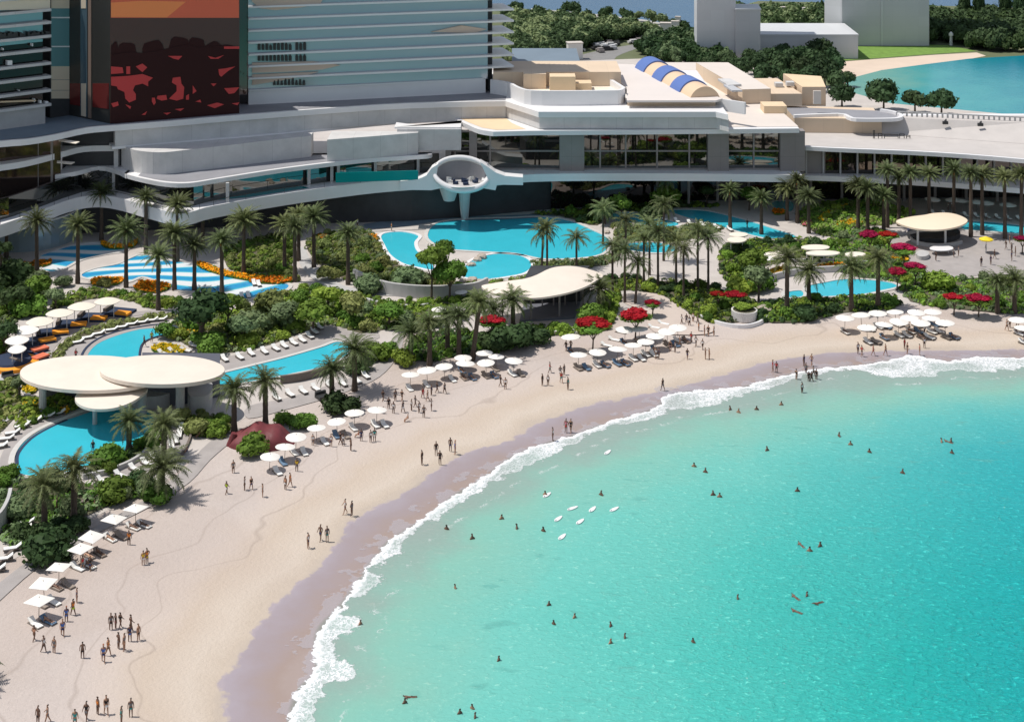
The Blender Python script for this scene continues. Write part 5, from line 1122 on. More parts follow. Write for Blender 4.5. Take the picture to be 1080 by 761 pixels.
def wood(name, label, px, n, rr, seed, kinds=('pine', 'dark', 'grey')):
    poly = W(px, 0); xs_ = [p[0] for p in poly]; ys_ = [p[1] for p in poly]; rng = random.Random(seed); mb = MB(); c_ = 0
    src = []
    for v in range(3):
        s_ = leaf_quads(random.Random(900 + v), 340, 1.0, .125, 1.0, lumps=9); src.append((np.array(s_.v), s_.f))
    V, Fc, MI, off = [], [], [], 0
    while c_ < n:
        x = rng.uniform(min(xs_), max(xs_)); y = rng.uniform(min(ys_), max(ys_))
        if not inpoly(x, y, poly): continue
        c_ += 1; v, f = src[rng.randrange(3)]; r = rng.uniform(*rr); a = rng.random() * 6.28; ca, sa = math.cos(a), math.sin(a)
        q = np.column_stack([(v[:, 0] * ca - v[:, 1] * sa) * r + x, (v[:, 0] * sa + v[:, 1] * ca) * r + y, v[:, 2] * r * rng.uniform(.9, 1.4) + r * .8]); V.append(q)
        Fc += [tuple(k + off for k in ff) for ff in f]; MI += [rng.randrange(len(kinds))] * len(f); off += len(v)
    me_ = bpy.data.meshes.new(name); me_.from_pydata(np.concatenate(V).tolist(), [], Fc)
    for k in kinds: me_.materials.append(LF[k])
    me_.polygons.foreach_set('material_index', MI); me_.update(); return tag(ob(name, me_), label, 'wood', kind='stuff')
wood('forest', 'dense green wood between the glass tower and the far coast', [(535, 22), (600, 26), (660, 33), (692, 40), (668, 42), (640, 46), (600, 56), (580, 64), (535, 68)], 760, (1.7, 3.4), 1, ('pine', 'pine', 'grey'))
wood('forest', 'wood behind the barrel vault and left of the far towers', [(700, 46), (735, 44), (770, 50), (770, 72), (740, 74), (715, 70), (680, 62), (672, 54)], 220, (1.8, 3.6), 2)
wood('forest', 'wooded land between the two far towers', [(776, 20), (830, 18), (872, 18), (872, 36), (800, 42), (776, 40)], 320, (2.0, 3.9), 3)
wood('forest', 'wooded headland right of the far slab tower', [(980, 24), (1040, 26), (1120, 28), (1200, 30), (1200, 56), (1080, 55), (1030, 54), (1010, 46), (980, 46)], 560, (2.0, 4.2), 4, ('pine', 'dark', 'pine'))
wood('forest', 'thin belt of trees behind the coast path', [(545, 10), (640, 17), (700, 27), (730, 33), (730, 36), (640, 22), (545, 13)], 14, (2.0, 3.0), 5)
for i, (x, y, h_) in enumerate(((1031, 28, 13), (1060, 26, 13), (1075, 28, 12), (1016, 26, 12))):
    g = G(x, y, 0); o = empty('conifer', g, 'tall pointed conifer on the skyline of the headland, %s of four' % rank([1, 2, 3, 0][i], 4), 'tree', 'conifers on the headland')
    mb = MB(); mb.tube((0, 0, 0), (0, 0, h_ * .8), .4, .1); mb.build('trunk', M['bark'], o)
    c = ob('crown', shrub_mesh('pine', i % 3), o, (0, 0, h_ * .6)); c.scale = (2.6, 2.6, h_ * .62)
# small houses and cars among the far trees
hs = [(1000, 28, 8), (1008, 30, 6), (1020, 31, 9), (1032, 31, 6), (1046, 26, 6), (1012, 33, 5), (1043, 28, 4), (825, 22, 7), (820, 25, 5), (850, 23, 6), (862, 22, 6), (712, 38, 7), (702, 40, 10), (606, 62, 14), (715, 33, 5)]
hs.sort()
for i, (x, y, wp) in enumerate(hs):
    g = G(x, y, 0); s = ppm(y); w_ = wp / s * 1.1; o = empty('house', g, 'small white flat roofed house among far trees, %s of them' % rank(i, len(hs)), 'house', 'small far houses', rnd.uniform(-.4, .4))
    mb = MB(); mb.box((0, 0, 2.6), (w_, w_ * .7, 5.2)); mb.build('wall', M['house'], o)
    mb = MB(); mb.box((0, 0, 5.35), (w_ * 1.08, w_ * .78, .3)); mb.build('roof', M['hroof'], o)
g = G(1003, 48, 0); o = empty('lighthouse', g, 'slim white beacon tower at the lagoon shore', 'tower'); mb = MB(); mb.tube((0, 0, 0), (0, 0, 3.4), .6, .45, 12); mb.build('shaft', M['white'], o)
mb = MB(); mb.tube((0, 0, 3.4), (0, 0, 4.2), .8, .7, 12); mb.tube((0, 0, 4.2), (0, 0, 4.8), .7, .1, 12); mb.build('lantern', M['house'], o)
carm = MB(); carm.box((0, 0, .55), (4.3, 1.8, .7)); carm.box((-.2, 0, 1.15), (2.3, 1.6, .55)); cb = carm.mesh('car_body', M['white']); cm2 = MB()
for x in (-1.3, 1.3):
    for y in (-.85, .85): cm2.tube((x, y - .1, .35), (x, y + .1, .35), .35, .35, 10)
cw = cm2.mesh('car_wheels', M['dmetal']); cars = []
for i in range(22):
    px_ = 612 + (i * 37 % 76) + rnd.uniform(-2, 2); py_ = 60 - (px_ - 612) * .25 + (i % 3) * 3 - 2; cars.append((px_, py_ - 4))
cars.sort()
for i, (x, y) in enumerate(cars):
    r = empty('parked_car', G(x, y, 0), 'pale car in the far lot by the curved road, %s' % rank(i, len(cars)), 'car', 'cars in the far parking lot', .3 + (i % 2) * 1.57)
    o_ = ob('body', cb, r); ob('wheels', cw, r); o_.material_slots[0].link = 'OBJECT'; o_.material_slots[0].material = [M['white'], M['greyt'], M['dmetal'], M['brown']][i % 4]
# ================================================================== canopies, pavilions, walls
def canopy(name, label, px, z, th, m, cat='canopy', sm=5, dome=.0, posts=(), postm=None, pr=.14):
    poly = W(px, z, sm, True); cx = sum(p[0] for p in poly) / len(poly); cy = sum(p[1] for p in poly) / len(poly)
    r = empty(name, (cx, cy, GZ), label, cat); loc = [(x - cx, y - cy) for x, y in poly]; n = len(loc); zz = z - GZ
    rings = [(0.0, -th), (1.0, -th), (1.0, 0.0)] + [(k, dome * (1 - k * k)) for k in (.97, .85, .65, .4, .15)]
    vs = []; fs = []
    for k, dz in rings[1:]:
        vs += [(x * k, y * k, zz + dz) for x, y in loc]
    R_ = len(rings) - 1
    for j in range(R_ - 1):
        for i in range(n): fs.append((j * n + i, j * n + (i + 1) % n, (j + 1) * n + (i + 1) % n, (j + 1) * n + i))
    fs.append(tuple((R_ - 1) * n + i for i in range(n))); fs.append(tuple(n - 1 - i for i in range(n)))
    mb = MB(); mb.add(vs, fs)
    ar = sum(loc[i][0] * loc[(i + 1) % n][1] - loc[(i + 1) % n][0] * loc[i][1] for i in range(n))
    if ar < 0: mb.f = [f[::-1] for f in mb.f]
    mb.build('roof', m, r)
    for a in posts:
        q = G(a[0], a[1], z - th) if len(a) == 2 else Vector(a)
        mb = MB(); mb.tube((q.x - cx, q.y - cy, 0), (q.x - cx, q.y - cy, zz - th + .02), pr, pr, 10); mb.build('post', postm or M['metal'], r)
    return r
def ell(cx, cy, rx, ry, n=22, tilt=0):
    return [(cx + rx * math.cos(2 * math.pi * i / n), cy - ry * math.sin(2 * math.pi * i / n) + tilt * math.cos(2 * math.pi * i / n)) for i in range(n)]
shell = mat('pale_shell_roof', (.74, .655, .56), .6, var=.05, vscale=.2)
ca = canopy('round_canopy', 'large oval cream canopy roof above the kidney pool, left one', ell(96, 393, 75, 18.5), 5.4, .45, shell, dome=.25, sm=2, posts=((45, 398), (150, 402)), pr=.5, postm=M['concrete'])
cb_ = canopy('round_canopy', 'largest oval cream canopy roof, overlapping the left one from above', ell(171, 389.5, 66, 15.5), 6.2, .5, shell, dome=.25, sm=2, posts=((190, 396), (150, 396)), pr=.6, postm=M['concrete'])
cc = canopy('round_canopy', 'small leaf shaped cream canopy reaching over the kidney pool', [(79, 420), (84, 413), (104, 409), (130, 407), (155, 408), (150, 416), (138, 424), (120, 430), (100, 431), (85, 427)], 4.4, .35, shell, dome=.15, sm=3, posts=((100, 417), (130, 415)), pr=.3, postm=M['concrete'])
# bar building underneath
r = empty('bar_building', G(150, 420, GZ), 'low dark bar building with curved grey walls under the round canopies', 'bar')
for nm, px, z1, m_ in (('wall', [(48, 420), (100, 424), (150, 424), (150, 410), (50, 405)], 3.6, M['dark']), ('wall', [(60, 419), (78, 421), (78, 412), (60, 411)], 4.0, M['concrete']), ('wall', [(185, 428), (232, 418), (232, 405), (150, 404), (150, 424)], 4.4, mat('slate_wall', (.09, .095, .12), .6))):
    l = [(x - r.location.x, y - r.location.y) for x, y in W(px, GZ)]; mb = MB(); mb.prism(l, 0, z1); mb.build(nm, m_, r)
for px in ([(139, 428), (150, 431), (165, 431), (178, 428), (183, 423), (183, 416), (140, 416)], [(199, 434), (206, 437), (216, 436), (223, 431), (222, 420), (200, 420)]):
    l = [(x - r.location.x, y - r.location.y) for x, y in W(px, GZ, 3, True)]; mb = MB(); mb.prism(l, 0, 1.7 if px[0][0] < 150 else 2.4); mb.build('curved_wall', M['concrete'], r)
# big cream sail in the centre, dark lounge below
canopy('cream_sail', 'wide cream sail shaped roof over a dark lounge in the centre', [(508, 301), (530, 298), (560, 292), (580, 283), (595, 280.5), (608, 281), (622, 284), (636, 290), (627, 297), (613, 304), (592, 310), (565, 314), (538, 313), (518, 308)], 5.2, .3, shell, 'canopy', 4, .7, posts=((530, 305), (560, 308), (590, 305), (615, 297)), pr=.16, postm=M['brown'])
r = empty('lounge_building', G(580, 330, GZ), 'dark open lounge building under the cream sail roof', 'lounge')
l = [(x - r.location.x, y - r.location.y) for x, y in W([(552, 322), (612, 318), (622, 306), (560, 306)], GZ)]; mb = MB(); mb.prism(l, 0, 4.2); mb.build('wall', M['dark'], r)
l = [(x - r.location.x, y - r.location.y) for x, y in W([(548, 340), (606, 336), (612, 320), (552, 323)], GZ)]; mb = MB(); mb.prism(l, 0, .35); mb.build('floor', mat('slate_floor', (.14, .145, .17), .6), r)
for k in range(5):
    q = G(560 + k * 12, 326 - k * .8, GZ); mb = MB(); mb.tube((q.x - r.location.x, q.y - r.location.y, 0), (q.x - r.location.x, q.y - r.location.y, 4.3), .12, .12, 8); mb.build('post', M['brown'], r)
# round pavilion on the right
canopy('round_pavilion', 'smooth cream oval pavilion roof on slim white posts beside the infinity pool', [(945, 233.5), (957, 229), (975, 226.5), (985, 224.6), (1000, 224.3), (1012, 227), (1020.5, 232), (1015, 237), (1000, 241), (982, 242.3), (962, 240)], 4.3, .3, mat('peach_shell', (.80, .66, .50), .6), 'pavilion', 4, .35,
       posts=((968, 237.5), (997, 238)), pr=.22)
r = empty('bar_counter', G(985, 262, GZ), 'curved dark bar counter with a pale ring wall below the round pavilion', 'bar counter')
l = [(x - r.location.x, y - r.location.y) for x, y in W(ell(985, 250, 28, 7), GZ)]; mb = MB(); mb.prism(l, 0, 1.0); mb.build('counter', M['dark'], r)
l = [(x - r.location.x, y - r.location.y) for x, y in W(ell(990, 253, 30, 8)[11:21], GZ)]; mb = MB(); mb.wall(l, 0, .7, .3); mb.build('ring_wall', M['concrete'], r)
l = [(x - r.location.x, y - r.location.y) for x, y in W([(957, 244), (980, 246), (980, 243), (957, 241)], GZ)]; mb = MB(); mb.prism(l, 0, 1.6); mb.build('screen', mat('lavender_panel', (.28, .30, .50), .5), r)
def low_wall(label, px, z1, m_, th=.35, sm=4, base=0):
    l = W(px, GZ, sm); cx, cy = l[len(l) // 2]; mb = MB(); mb.wall([(x - cx, y - cy) for x, y in l], base, z1, th); o = mb.build('garden_wall', m_); o.location = (cx, cy, 0)
    return tag(o, label, 'low wall')
low_wall('long curved grey stone wall below the channel pool', [(372, 297), (400, 309), (430, 314), (465, 315), (500, 312), (515, 306)], 2.4, M['concrete'], .5)
low_wall('curved grey wall with a flower top above the beach pool', [(798, 302), (822, 294), (850, 289), (880, 287), (896, 286)], 1.3, M['concrete'], .5)
low_wall('white curved kerb sweeping below the round planter', [(738, 335), (760, 343), (784, 346), (802, 342), (812, 334)], .75, M['fascia'], .35)
low_wall('thin white kerb beside the green bank in the centre', [(370, 312), (400, 320), (434, 324), (452, 322)], .6, M['fascia'], .3)
low_wall('pale retaining wall below the kidney pool deck', [(88, 506), (118, 499), (145, 487), (164, 470), (172, 458)], .9, M['concrete'], .4)
low_wall('outer dark edged wall of the right lounger deck', [(80, 538), (100, 523), (130, 513), (165, 500), (190, 484), (202, 462), (200, 450)], .6, M['wood'], .3)
low_wall('dark front wall of the long tapering pool', [(296, 405), (318, 402), (340, 396), (362, 388)], 1.4, M['wood'], .4)
low_wall('low wall in the shade beside the cream shelters', [(790, 280), (812, 277), (845, 276), (880, 276), (915, 278)], .7, M['concrete'], .4)
low_wall('curved lower wall of the bottom left terrace', [(-20, 620), (0, 596), (20, 578), (36, 566)], .6, M['wood'], .3)
low_wall('pale curved kerb round the left lawn', [(-4, 402), (16, 404), (25, 416), (20, 430), (-4, 448)], .45, M['concrete'], .9)
o = low_wall('tall curved pale blue wall at the left edge beside the lowest palms', [(-10, 570), (2, 561), (10, 547), (13, 535)], 2.6, M['concrete'], .4)
ground_poly('lawn', 'round olive lawn at the left edge', [(-30, 400), (10, 405), (22, 416), (16, 432), (-30, 445)], M['lawn'], .32)
# planter, round
r = empty('round_planter', G(785, 336, GZ), 'white round speckled planter between two red trees', 'planter')
mb = MB(); mb.tube((0, 0, 0), (0, 0, 1.5), 2.0, 2.1, 28); mb.build('tub', mat('speckled_white', (.62, .60, .57), .7, var=.3, vscale=6), r); mb = MB(); mb.tube((0, 0, 1.5), (0, 0, 1.54), 1.85, 1.85, 24); mb.build('soil', M['soil'], r)
o = ob('planting', shrub_mesh('lime', 1), r, (0, 0, 1.9)); o.scale = (1.7, 1.7, .8)
# rocks by the pools
for i, (px_, py_, rp) in enumerate(((497, 279, 5), (503, 274, 5), (508, 271, 6), (489, 277, 4), (498, 295, 6), (507, 297, 5), (516, 297, 5), (488, 296, 5), (650, 241, 4), (640, 245, 4), (655, 262, 4), (780, 325, 6), (806, 326, 9))):
    rg_ = random.Random(i); r_ = rp / ppm(py_); bm = bmesh.new(); bmesh.ops.create_icosphere(bm, subdivisions=2, radius=1)
    for v in bm.verts: v.co *= r_ * rg_.uniform(.75, 1.1); v.co.z *= .6
    me_ = bpy.data.meshes.new('rock'); bm.to_mesh(me_); bm.free(); me_.materials.append(M['stone']); o = ob('rock', me_, None, G(px_, py_, GZ + r_ * .2))
    tag(o, 'pale boulder at the pool edges, %s' % rank(sorted([497, 503, 508, 489, 498.1, 507, 516, 488, 650, 640, 655, 780, 806]).index(px_ if px_ != 498 else 498.1), 13), 'rock', 'boulders by the pools')
# red shell shelter on the sand
r = empty('red_shelter', G(276, 468, 0), 'dark red shell shaped shelter on the sand under two palms', 'shelter')
mb = MB(); s_ = ppm(465); vs = []; nu, nv = 18, 10
for i in range(nu + 1):
    for j in range(nv + 1):
        u = i / nu; v = j / nv; a = math.pi * v
        hx = (u - .5) * 2; hh = (2.3 * (1 - abs(hx) ** 2.4) + .15) * (1 + .10 * math.sin(u * 19)); dd = 3.1 * math.sqrt(max(.02, 1 - hx * hx * .9))
        vs.append((hx * 4.4, -math.cos(a) * dd, max(0, math.sin(a) ** .7 * hh)))
fs = [(i * (nv + 1) + j, (i + 1) * (nv + 1) + j, (i + 1) * (nv + 1) + j + 1, i * (nv + 1) + j + 1) for i in range(nu) for j in range(nv)]
mb.add(vs, fs); mb.build('shell', M['rwall'], r, True); mb = MB(); mb.tube((-3.9, -.9, 0), (-3.4, -.9, 1.8), .6, .35, 10); mb.build('foot', M['rwall'], r)

# ================================================================== sunbeds, parasols, cabanas
lm = MB(); lm.box((0, -.25, .30), (.62, 1.35, .10)); b_ = MB()
lm.add([(-.31, .42, .26), (.31, .42, .26), (.31, 1.0, .62), (-.31, 1.0, .62), (-.31, .40, .36), (.31, .40, .36), (.31, .96, .73), (-.31, .96, .73)], [(0, 3, 2, 1), (4, 5, 6, 7), (0, 1, 5, 4), (1, 2, 6, 5), (2, 3, 7, 6), (3, 0, 4, 7)])
LM_ = lm.mesh('mattress', M['mattress'])
fm = MB(); fm.box((0, 0, .2), (.70, 1.95, .08))
for x in (-.3, .3):
    for y in (-.85, .85): fm.box((x, y, .09), (.06, .06, .18))
FM_ = fm.mesh('frame', M['wood'])
def lounger(loc, rz, label, group):
    r = empty('sun_lounger', loc, label, 'sun lounger', group, rz); o_ = ob('mattress', LM_, r); ob('frame', FM_, r)
    if 'parasol' in label:
        o_.material_slots[0].link = 'OBJECT'; o_.material_slots[0].material = rnd.choice([M['mattress'], M['mattress'], MATS.get('taupe_mattress') or mat('taupe_mattress', (.28, .23, .19), .8), MATS.get('towel_blue') or mat('towel_blue', (.12, .2, .3), .8)])
    return r
def lrow(pts, where, rz, z=.32):
    pts = sorted(pts)
    for i, (x, y) in enumerate(pts):
        a = rz(i / max(1, len(pts) - 1)) if callable(rz) else rz
        lounger(G(x, y, z), a + rnd.uniform(-.08, .08), 'white mattress sun lounger, %s in the row %s' % (rank(i, len(pts)), where), 'sun loungers ' + where)
def LI(a, b_, n, bow=0): return [(a[0] + (b_[0] - a[0]) * k / (n - 1), a[1] + (b_[1] - a[1]) * k / (n - 1) - bow * 4 * (k / (n - 1)) * (1 - k / (n - 1))) for k in range(n)]
lrow([(82, 362), (93, 357), (104, 353), (118, 349), (129, 346), (139, 343), (150, 341), (160, 339), (170, 338)], 'above the lazy pool', lambda k: R(-60 - 15 * k))
lrow([(0, 472), (7, 464), (13, 458), (23, 451), (36, 445), (50, 440), (61, 437)], 'left of the kidney pool', R(-70))
lrow([(4, 591), (13, 580), (22, 570), (24, 560), (27, 553), (-4, 602)], 'on the lowest left deck', R(-75))
lrow([(109, 509), (127, 503), (142, 496), (154, 490), (163, 484), (174, 478), (181, 472), (186, 466), (189, 460), (191, 454)], 'right of the kidney pool', lambda k: R(60 - 150 * k * .35))
lrow([(237, 380), (253, 378), (265, 374), (279, 372), (291, 369), (300, 366), (310, 363), (319, 360), (327, 356), (332, 351), (337, 346)], 'above the long pool', R(35))
lrow([(306, 417), (320, 414), (333, 411), (348, 408), (377, 403), (386, 398), (362, 406), (292, 421)], 'below the long pool', R(35))
lrow(LI((700, 232), (770, 243), 6), 'behind the slim pool', R(20)); lrow(LI((960, 262), (950, 270), 3), 'left of the round pavilion', R(60))
lrow([(183, 372), (196, 371), (205, 366), (172, 374)], 'behind the largest canopy', R(60)); lrow(LI((560, 350), (610, 352), 7), 'in the shade behind the sand', R(80), .05)
lrow([(648, 360), (655, 352), (640, 366), (690, 347), (700, 343)], 'under the red trees', R(60), .05)
lrow([(268, 300), (273, 301), (255, 314), (262, 313)], 'beside the striped pool', R(20))
lrow(LI((985, 226), (1075, 232), 9), 'behind the infinity pool', R(10))
def parasol_meshes(kind):
    mb = MB(); n = 4 if kind == 'square' else 10
    r_ = 1.75 if kind == 'square' else 1.55; zt, ze = (2.65, 2.35) if kind == 'square' else (2.7, 2.3)
    off = math.pi / 4 if n == 4 else 0; seg = n * 4; vs = [(0, 0, zt)]; rings = 4
    for j in range(1, rings + 1):
        for i in range(seg):
            a = 2 * math.pi * i / seg + off; k = j / rings
            if n == 4: c = max(abs(math.cos(a - off - math.pi / 4)), abs(math.sin(a - off - math.pi / 4))); rr = r_ * .72 / c
            else: rr = r_ * (1 - .03 * abs(math.sin(n * a / 2)))
            b2 = a - off if n == 4 else a
            vs.append((math.cos(b2) * rr * k, math.sin(b2) * rr * k, zt + (ze - zt) * k ** 1.3))
    fs = [(0, 1 + i, 1 + (i + 1) % seg) for i in range(seg)] + [(1 + (j - 1) * seg + i, 1 + j * seg + i, 1 + j * seg + (i + 1) % seg, 1 + (j - 1) * seg + (i + 1) % seg) for j in range(1, rings) for i in range(seg)]
    base = len(vs); vs += [(x, y, z - .05) for x, y, z in vs[1 + (rings - 1) * seg:1 + rings * seg]]
    fs += [(1 + (rings - 1) * seg + i, base + i, base + (i + 1) % seg, 1 + (rings - 1) * seg + (i + 1) % seg) for i in range(seg)]
    mb.add(vs, fs); c = mb.mesh('canopy', M['wcanvas']); mb = MB(); mb.tube((0, 0, 0), (0, 0, zt + .15), .04, .035, 8)
    p = mb.mesh('pole', M['wood']); mb = MB(); mb.tube((0, 0, 0), (0, 0, .12), .3, .26, 14); return c, p, mb.mesh('base', M['concrete'])
PMS = {k: parasol_meshes(k) for k in ('square', 'round')}
def parasol(cx, cy, kind, label, group, sc_=1., z=.0, beds=2, rz=0., where=''):
    g = G(cx, cy, z + 2.1 * sc_); r = empty('parasol', (g.x, g.y, z), label, 'parasol', group, rz); c, p, b0 = PMS[kind]
    sc_ *= .84; r.scale = (sc_,) * 3; r.rotation_euler = (rnd.uniform(-.07, .07), rnd.uniform(-.07, .07), rz); ob('canopy', c, r); ob('pole', p, r); ob('base', b0, r)
    return Vector((g.x, g.y, z)), beds
def prow(lst, kind, where, group, sc_=1., z=.05, beds=2, rz=.0, dx=0):
    lst = sorted(lst)
    for i, (x, y) in enumerate(lst):
        g, nb = parasol(x, y, kind, '%s white parasol, %s of the row %s' % (kind, rank(i, len(lst)), where), group, sc_ * rnd.uniform(.94, 1.06), z, beds, rz + rnd.uniform(-.15, .15))
        for b_ in range(nb):
            if rnd.random() < .15: continue
            s = (-1, 1)[b_]; a = rz + R(-62); lx = g.x + math.cos(rz) * s * .62 + .55; ly = g.y - .75 + math.sin(rz) * s * .62
            lounger((lx, ly, z), a + R(0) + rnd.uniform(-.1, .1) + R(90), 'sun lounger %s parasol %s of row %s' % (('left under', 'right under')[b_], rank(i, len(lst)), where), 'beach sun loungers ' + where)
prow([(143, 535), (119, 546), (96, 564), (85, 577), (62, 597), (47, 613), (41, 632)], 'square', 'at the lower left path', 'square white parasols', 1.0, .06, 2, R(25))
prow([(284, 480), (300, 470), (312, 459), (334, 450), (356, 443), (374, 434), (397, 431)], 'round', 'below the red shelter', 'round parasols below the red shelter', 1.0)
prow([(433, 394), (451, 389), (469, 385), (490, 382), (513, 381), (541, 379)], 'round', 'in front of the centre palms', 'round parasols before the centre palms', 1.05)
prow([(511, 371), (488, 376), (523, 375)], 'round', 'second row at the palms', 'round parasols behind the front row', .95, beds=1)
prow([(463, 325), (462, 333), (484, 325), (487, 307)], 'round', 'among the centre trees', 'parasols among the centre trees', .85, beds=0, z=.3)
prow([(610, 373), (630, 370), (651, 367), (668, 363), (681, 359), (691, 353), (704, 348), (715, 344)], 'round', 'right of the red trees', 'parasols right of the red trees', 1.05)
prow([(659, 346), (675, 346), (603, 354)], 'round', 'behind the red tree row', 'parasols behind the front row', 1.1, beds=1)
prow([(891, 334), (909, 331), (926, 329), (945, 328), (966, 328), (984, 327.5)], 'round', 'at the back right', 'right back row parasols', 1.1)
prow([(915, 344), (932, 341), (947.5, 337.5), (960, 334), (971, 339), (982, 334.5), (997, 339)], 'round', 'at the front right', 'right front row parasols', 1.1)
prow([(1074, 336), (1079, 345)], 'round', 'at the far right sand', 'far right parasols', 1.1)
prow([(983, 209), (1006, 209.5), (1014, 211), (1030, 212), (1040, 213), (1063, 215)], 'round', 'behind the infinity pool', 'parasols behind the infinity pool', 1.25, .3, 0)
g, _ = parasol(806, 270, 'round', 'single white parasol beside the palms of the slim pool', None, 1.3, .3, 0)
# yellow and white parasols / pads on the plaza
for (x, y, w_, m_, lb) in ((1040, 252, 8, mat('yellow_canvas', (.78, .58, .02), .7), 'bright yellow parasol on the grey plaza'), (519.5, 337, 13, mat('crimson_canvas', (.45, .02, .05), .7), 'wide crimson parasol above the centre palms')):
    z = 2.6; g = G(x, y, z + GZ); r = empty('parasol', (g.x, g.y, GZ), lb, 'parasol'); rr = w_ / ppm(y, z) * .95; mb = MB(); n = 14
    vs = [(0, 0, z + .5)] + [(math.cos(2 * math.pi * i / n) * rr * (.9 + .1 * (i % 2)), math.sin(2 * math.pi * i / n) * rr * (.9 + .1 * (i % 2)), z) for i in range(n)] + [(math.cos(2 * math.pi * i / n) * rr * .9, math.sin(2 * math.pi * i / n) * rr * .9, z - .2) for i in range(n)]
    mb.add(vs, [(0, 1 + i, 1 + (i + 1) % n) for i in range(n)] + [(1 + i, 1 + n + i, 1 + n + (i + 1) % n, 1 + (i + 1) % n) for i in range(n)]); mb.build('canopy', m_, r)
    mb = MB(); mb.tube((0, 0, 0), (0, 0, z + .5), .06, .06); mb.build('pole', M['metal'], r)
canopy('daybed_shade', 'flat white oval daybed shade in front of the round pavilion', ell(993, 261.5, 12.5, 2.8), 1.3, .15, M['fascia'], 'daybed', 2, .0, posts=((985, 262), (1000, 262)), pr=.08)
canopy('striped_daybed', 'pale round striped daybed right of the red trees', ell(973, 267, 7, 3.4), 1.0, .8, M['concrete'], 'daybed', 2, .1)
# long white shelters in the right garden
for i, (x, y, rx, ry, lb) in enumerate(((822, 268, 16, 3.2, 'left'), (860, 260.5, 15, 2.8, 'back middle'), (868, 266.5, 18, 2.6, 'front middle'), (902, 268, 11, 2.6, 'right'), (779, 247, 10, 2.4, 'upper far left'), (777, 252.5, 10, 3., 'lower far left'))):
    canopy('garden_shelter', 'long flat cream garden shelter, %s one of those above the beach pool' % lb, ell(x, y, rx, ry), 2.9, .2, M['canvas'], 'shelter', 2, .1, posts=((x - rx * .6, y), (x + rx * .6, y)), pr=.08)
# cream shades over navy pads with orange cushions
shd = [(113, 317.5, 14, 4.2), (86, 323, 15, 4.5), (63, 330, 15, 4.5), (42, 339, 15, 5), (27, 348, 14.5, 5), (18, 358.5, 13, 5), (18, 368, 10, 4.5)]
for i, (x, y, rx, ry) in enumerate(shd):
    nm = rank(len(shd) - 1 - i, len(shd)); z = 3.0
    pts = [(x - rx, y + ry * .35), (x - rx * .45, y - ry * .75), (x + rx * .3, y - ry), (x + rx, y - ry * .3), (x + rx * .5, y + ry * .7), (x - rx * .3, y + ry)]
    canopy('cabana_shade', 'pointed cream fabric shade over a navy lounge pad, %s of the curved row' % nm, pts, z, .08, M['wcanvas'] if i > 3 else M['canvas'], 'shade', 4, .2, posts=((x - rx * .5, y), (x + rx * .5, y)), pr=.06)
    q = G(x + 12, y + 13, GZ); r = empty('lounge_pad', q, 'navy lounge pad with bright cushion, %s of the curved row' % nm, 'lounge pad', 'lounge pads of the curved row')
    r.rotation_euler[2] = R(-15 + 12 * i); mb = MB(); mb.box((0, 0, .2), (4.6, 3.6, .4)); mb.build('pad', M['navy'], r)
    mb = MB(); mb.box((1.3, -1.0, .5), (2.4, 1.5, .35)); mb.build('cushion', M['orange'] if i < 5 else M['coral'], r); mb = MB(); mb.box((-2.0, .3, .6), (.5, 2.6, .7)); mb.build('bolster', M['wood'], r)
r = empty('round_daybed', G(14, 385, GZ), 'big round navy daybed with a yellow rim at the left edge', 'daybed'); mb = MB(); mb.tube((0, 0, 0), (0, 0, .5), 3.6, 3.6, 28); mb.build('base', M['orange'], r)
mb = MB(); mb.tube((-.4, .5, .5), (-.4, .5, .8), 2.9, 2.7, 28); mb.build('mattress', M['navy'], r)
for i, (x, y) in enumerate(((9, 399), (20, 402), (340, 420))): 
    mb = MB(); mb.box((0, 0, .25), (1.6, 1.6, .5)); mb.box((0, .6, .6), (1.6, .35, .5)); o = mb.build('outdoor_armchair', M['dmetal']); o.location = G(x, y, GZ); o.rotation_euler[2] = .6
    tag(o, ('square black seat beside the left lawn, left one', 'square black seat beside the left lawn, right one', 'black seat at the end of the lounger row below the long pool')[i], 'seat')

# ================================================================== people
def skinned(name, pts, edges, radii, m_, sub=1, root=0):
    me_ = bpy.data.meshes.new(name + '_rig'); me_.from_pydata(pts, edges, []); o = bpy.data.objects.new(name + '_rig', me_); col.objects.link(o)
    md = o.modifiers.new('s', 'SKIN'); md.use_smooth_shade = True
    for i, r_ in enumerate(radii):
        sv = me_.skin_vertices[0].data[i]; sv.radius = (r_, r_) if not isinstance(r_, tuple) else r_; sv.use_root = (i == root)
    ss = o.modifiers.new('d', 'SUBSURF'); ss.levels = sub; ss.render_levels = sub
    bpy.context.view_layer.update(); dg = bpy.context.evaluated_depsgraph_get()
    out = bpy.data.meshes.new_from_object(o.evaluated_get(dg)); out.name = name; bpy.data.objects.remove(o); bpy.data.meshes.remove(me_)
    out.materials.clear(); out.materials.append(m_); return out
SK = [mat('skin_' + n, c, .6) for n, c in (('fair', (.55, .33, .22)), ('tan', (.34, .19, .12)), ('brown', (.16, .085, .055)))]
CL = {n: mat('cloth_' + n.replace(' ', '_'), c, .85) for n, c in (('black', (.012, .012, .014)), ('navy', (.02, .035, .12)), ('white', (.75, .75, .74)), ('orange', (.75, .24, .04)), ('yellow', (.75, .50, .03)), ('red', (.55, .03, .04)),
      ('teal', (.03, .28, .27)), ('blue', (.06, .15, .45)), ('grey', (.18, .18, .19)), ('lime', (.45, .60, .03)), ('pink', (.60, .20, .24)), ('peach', (.60, .32, .20)), ('brown', (.13, .07, .04)))}
HR = [mat('hair_dark', (.012, .009, .007), .6), mat('hair_brown', (.06, .03, .015), .6), mat('hair_red', (.30, .07, .02), .6)]
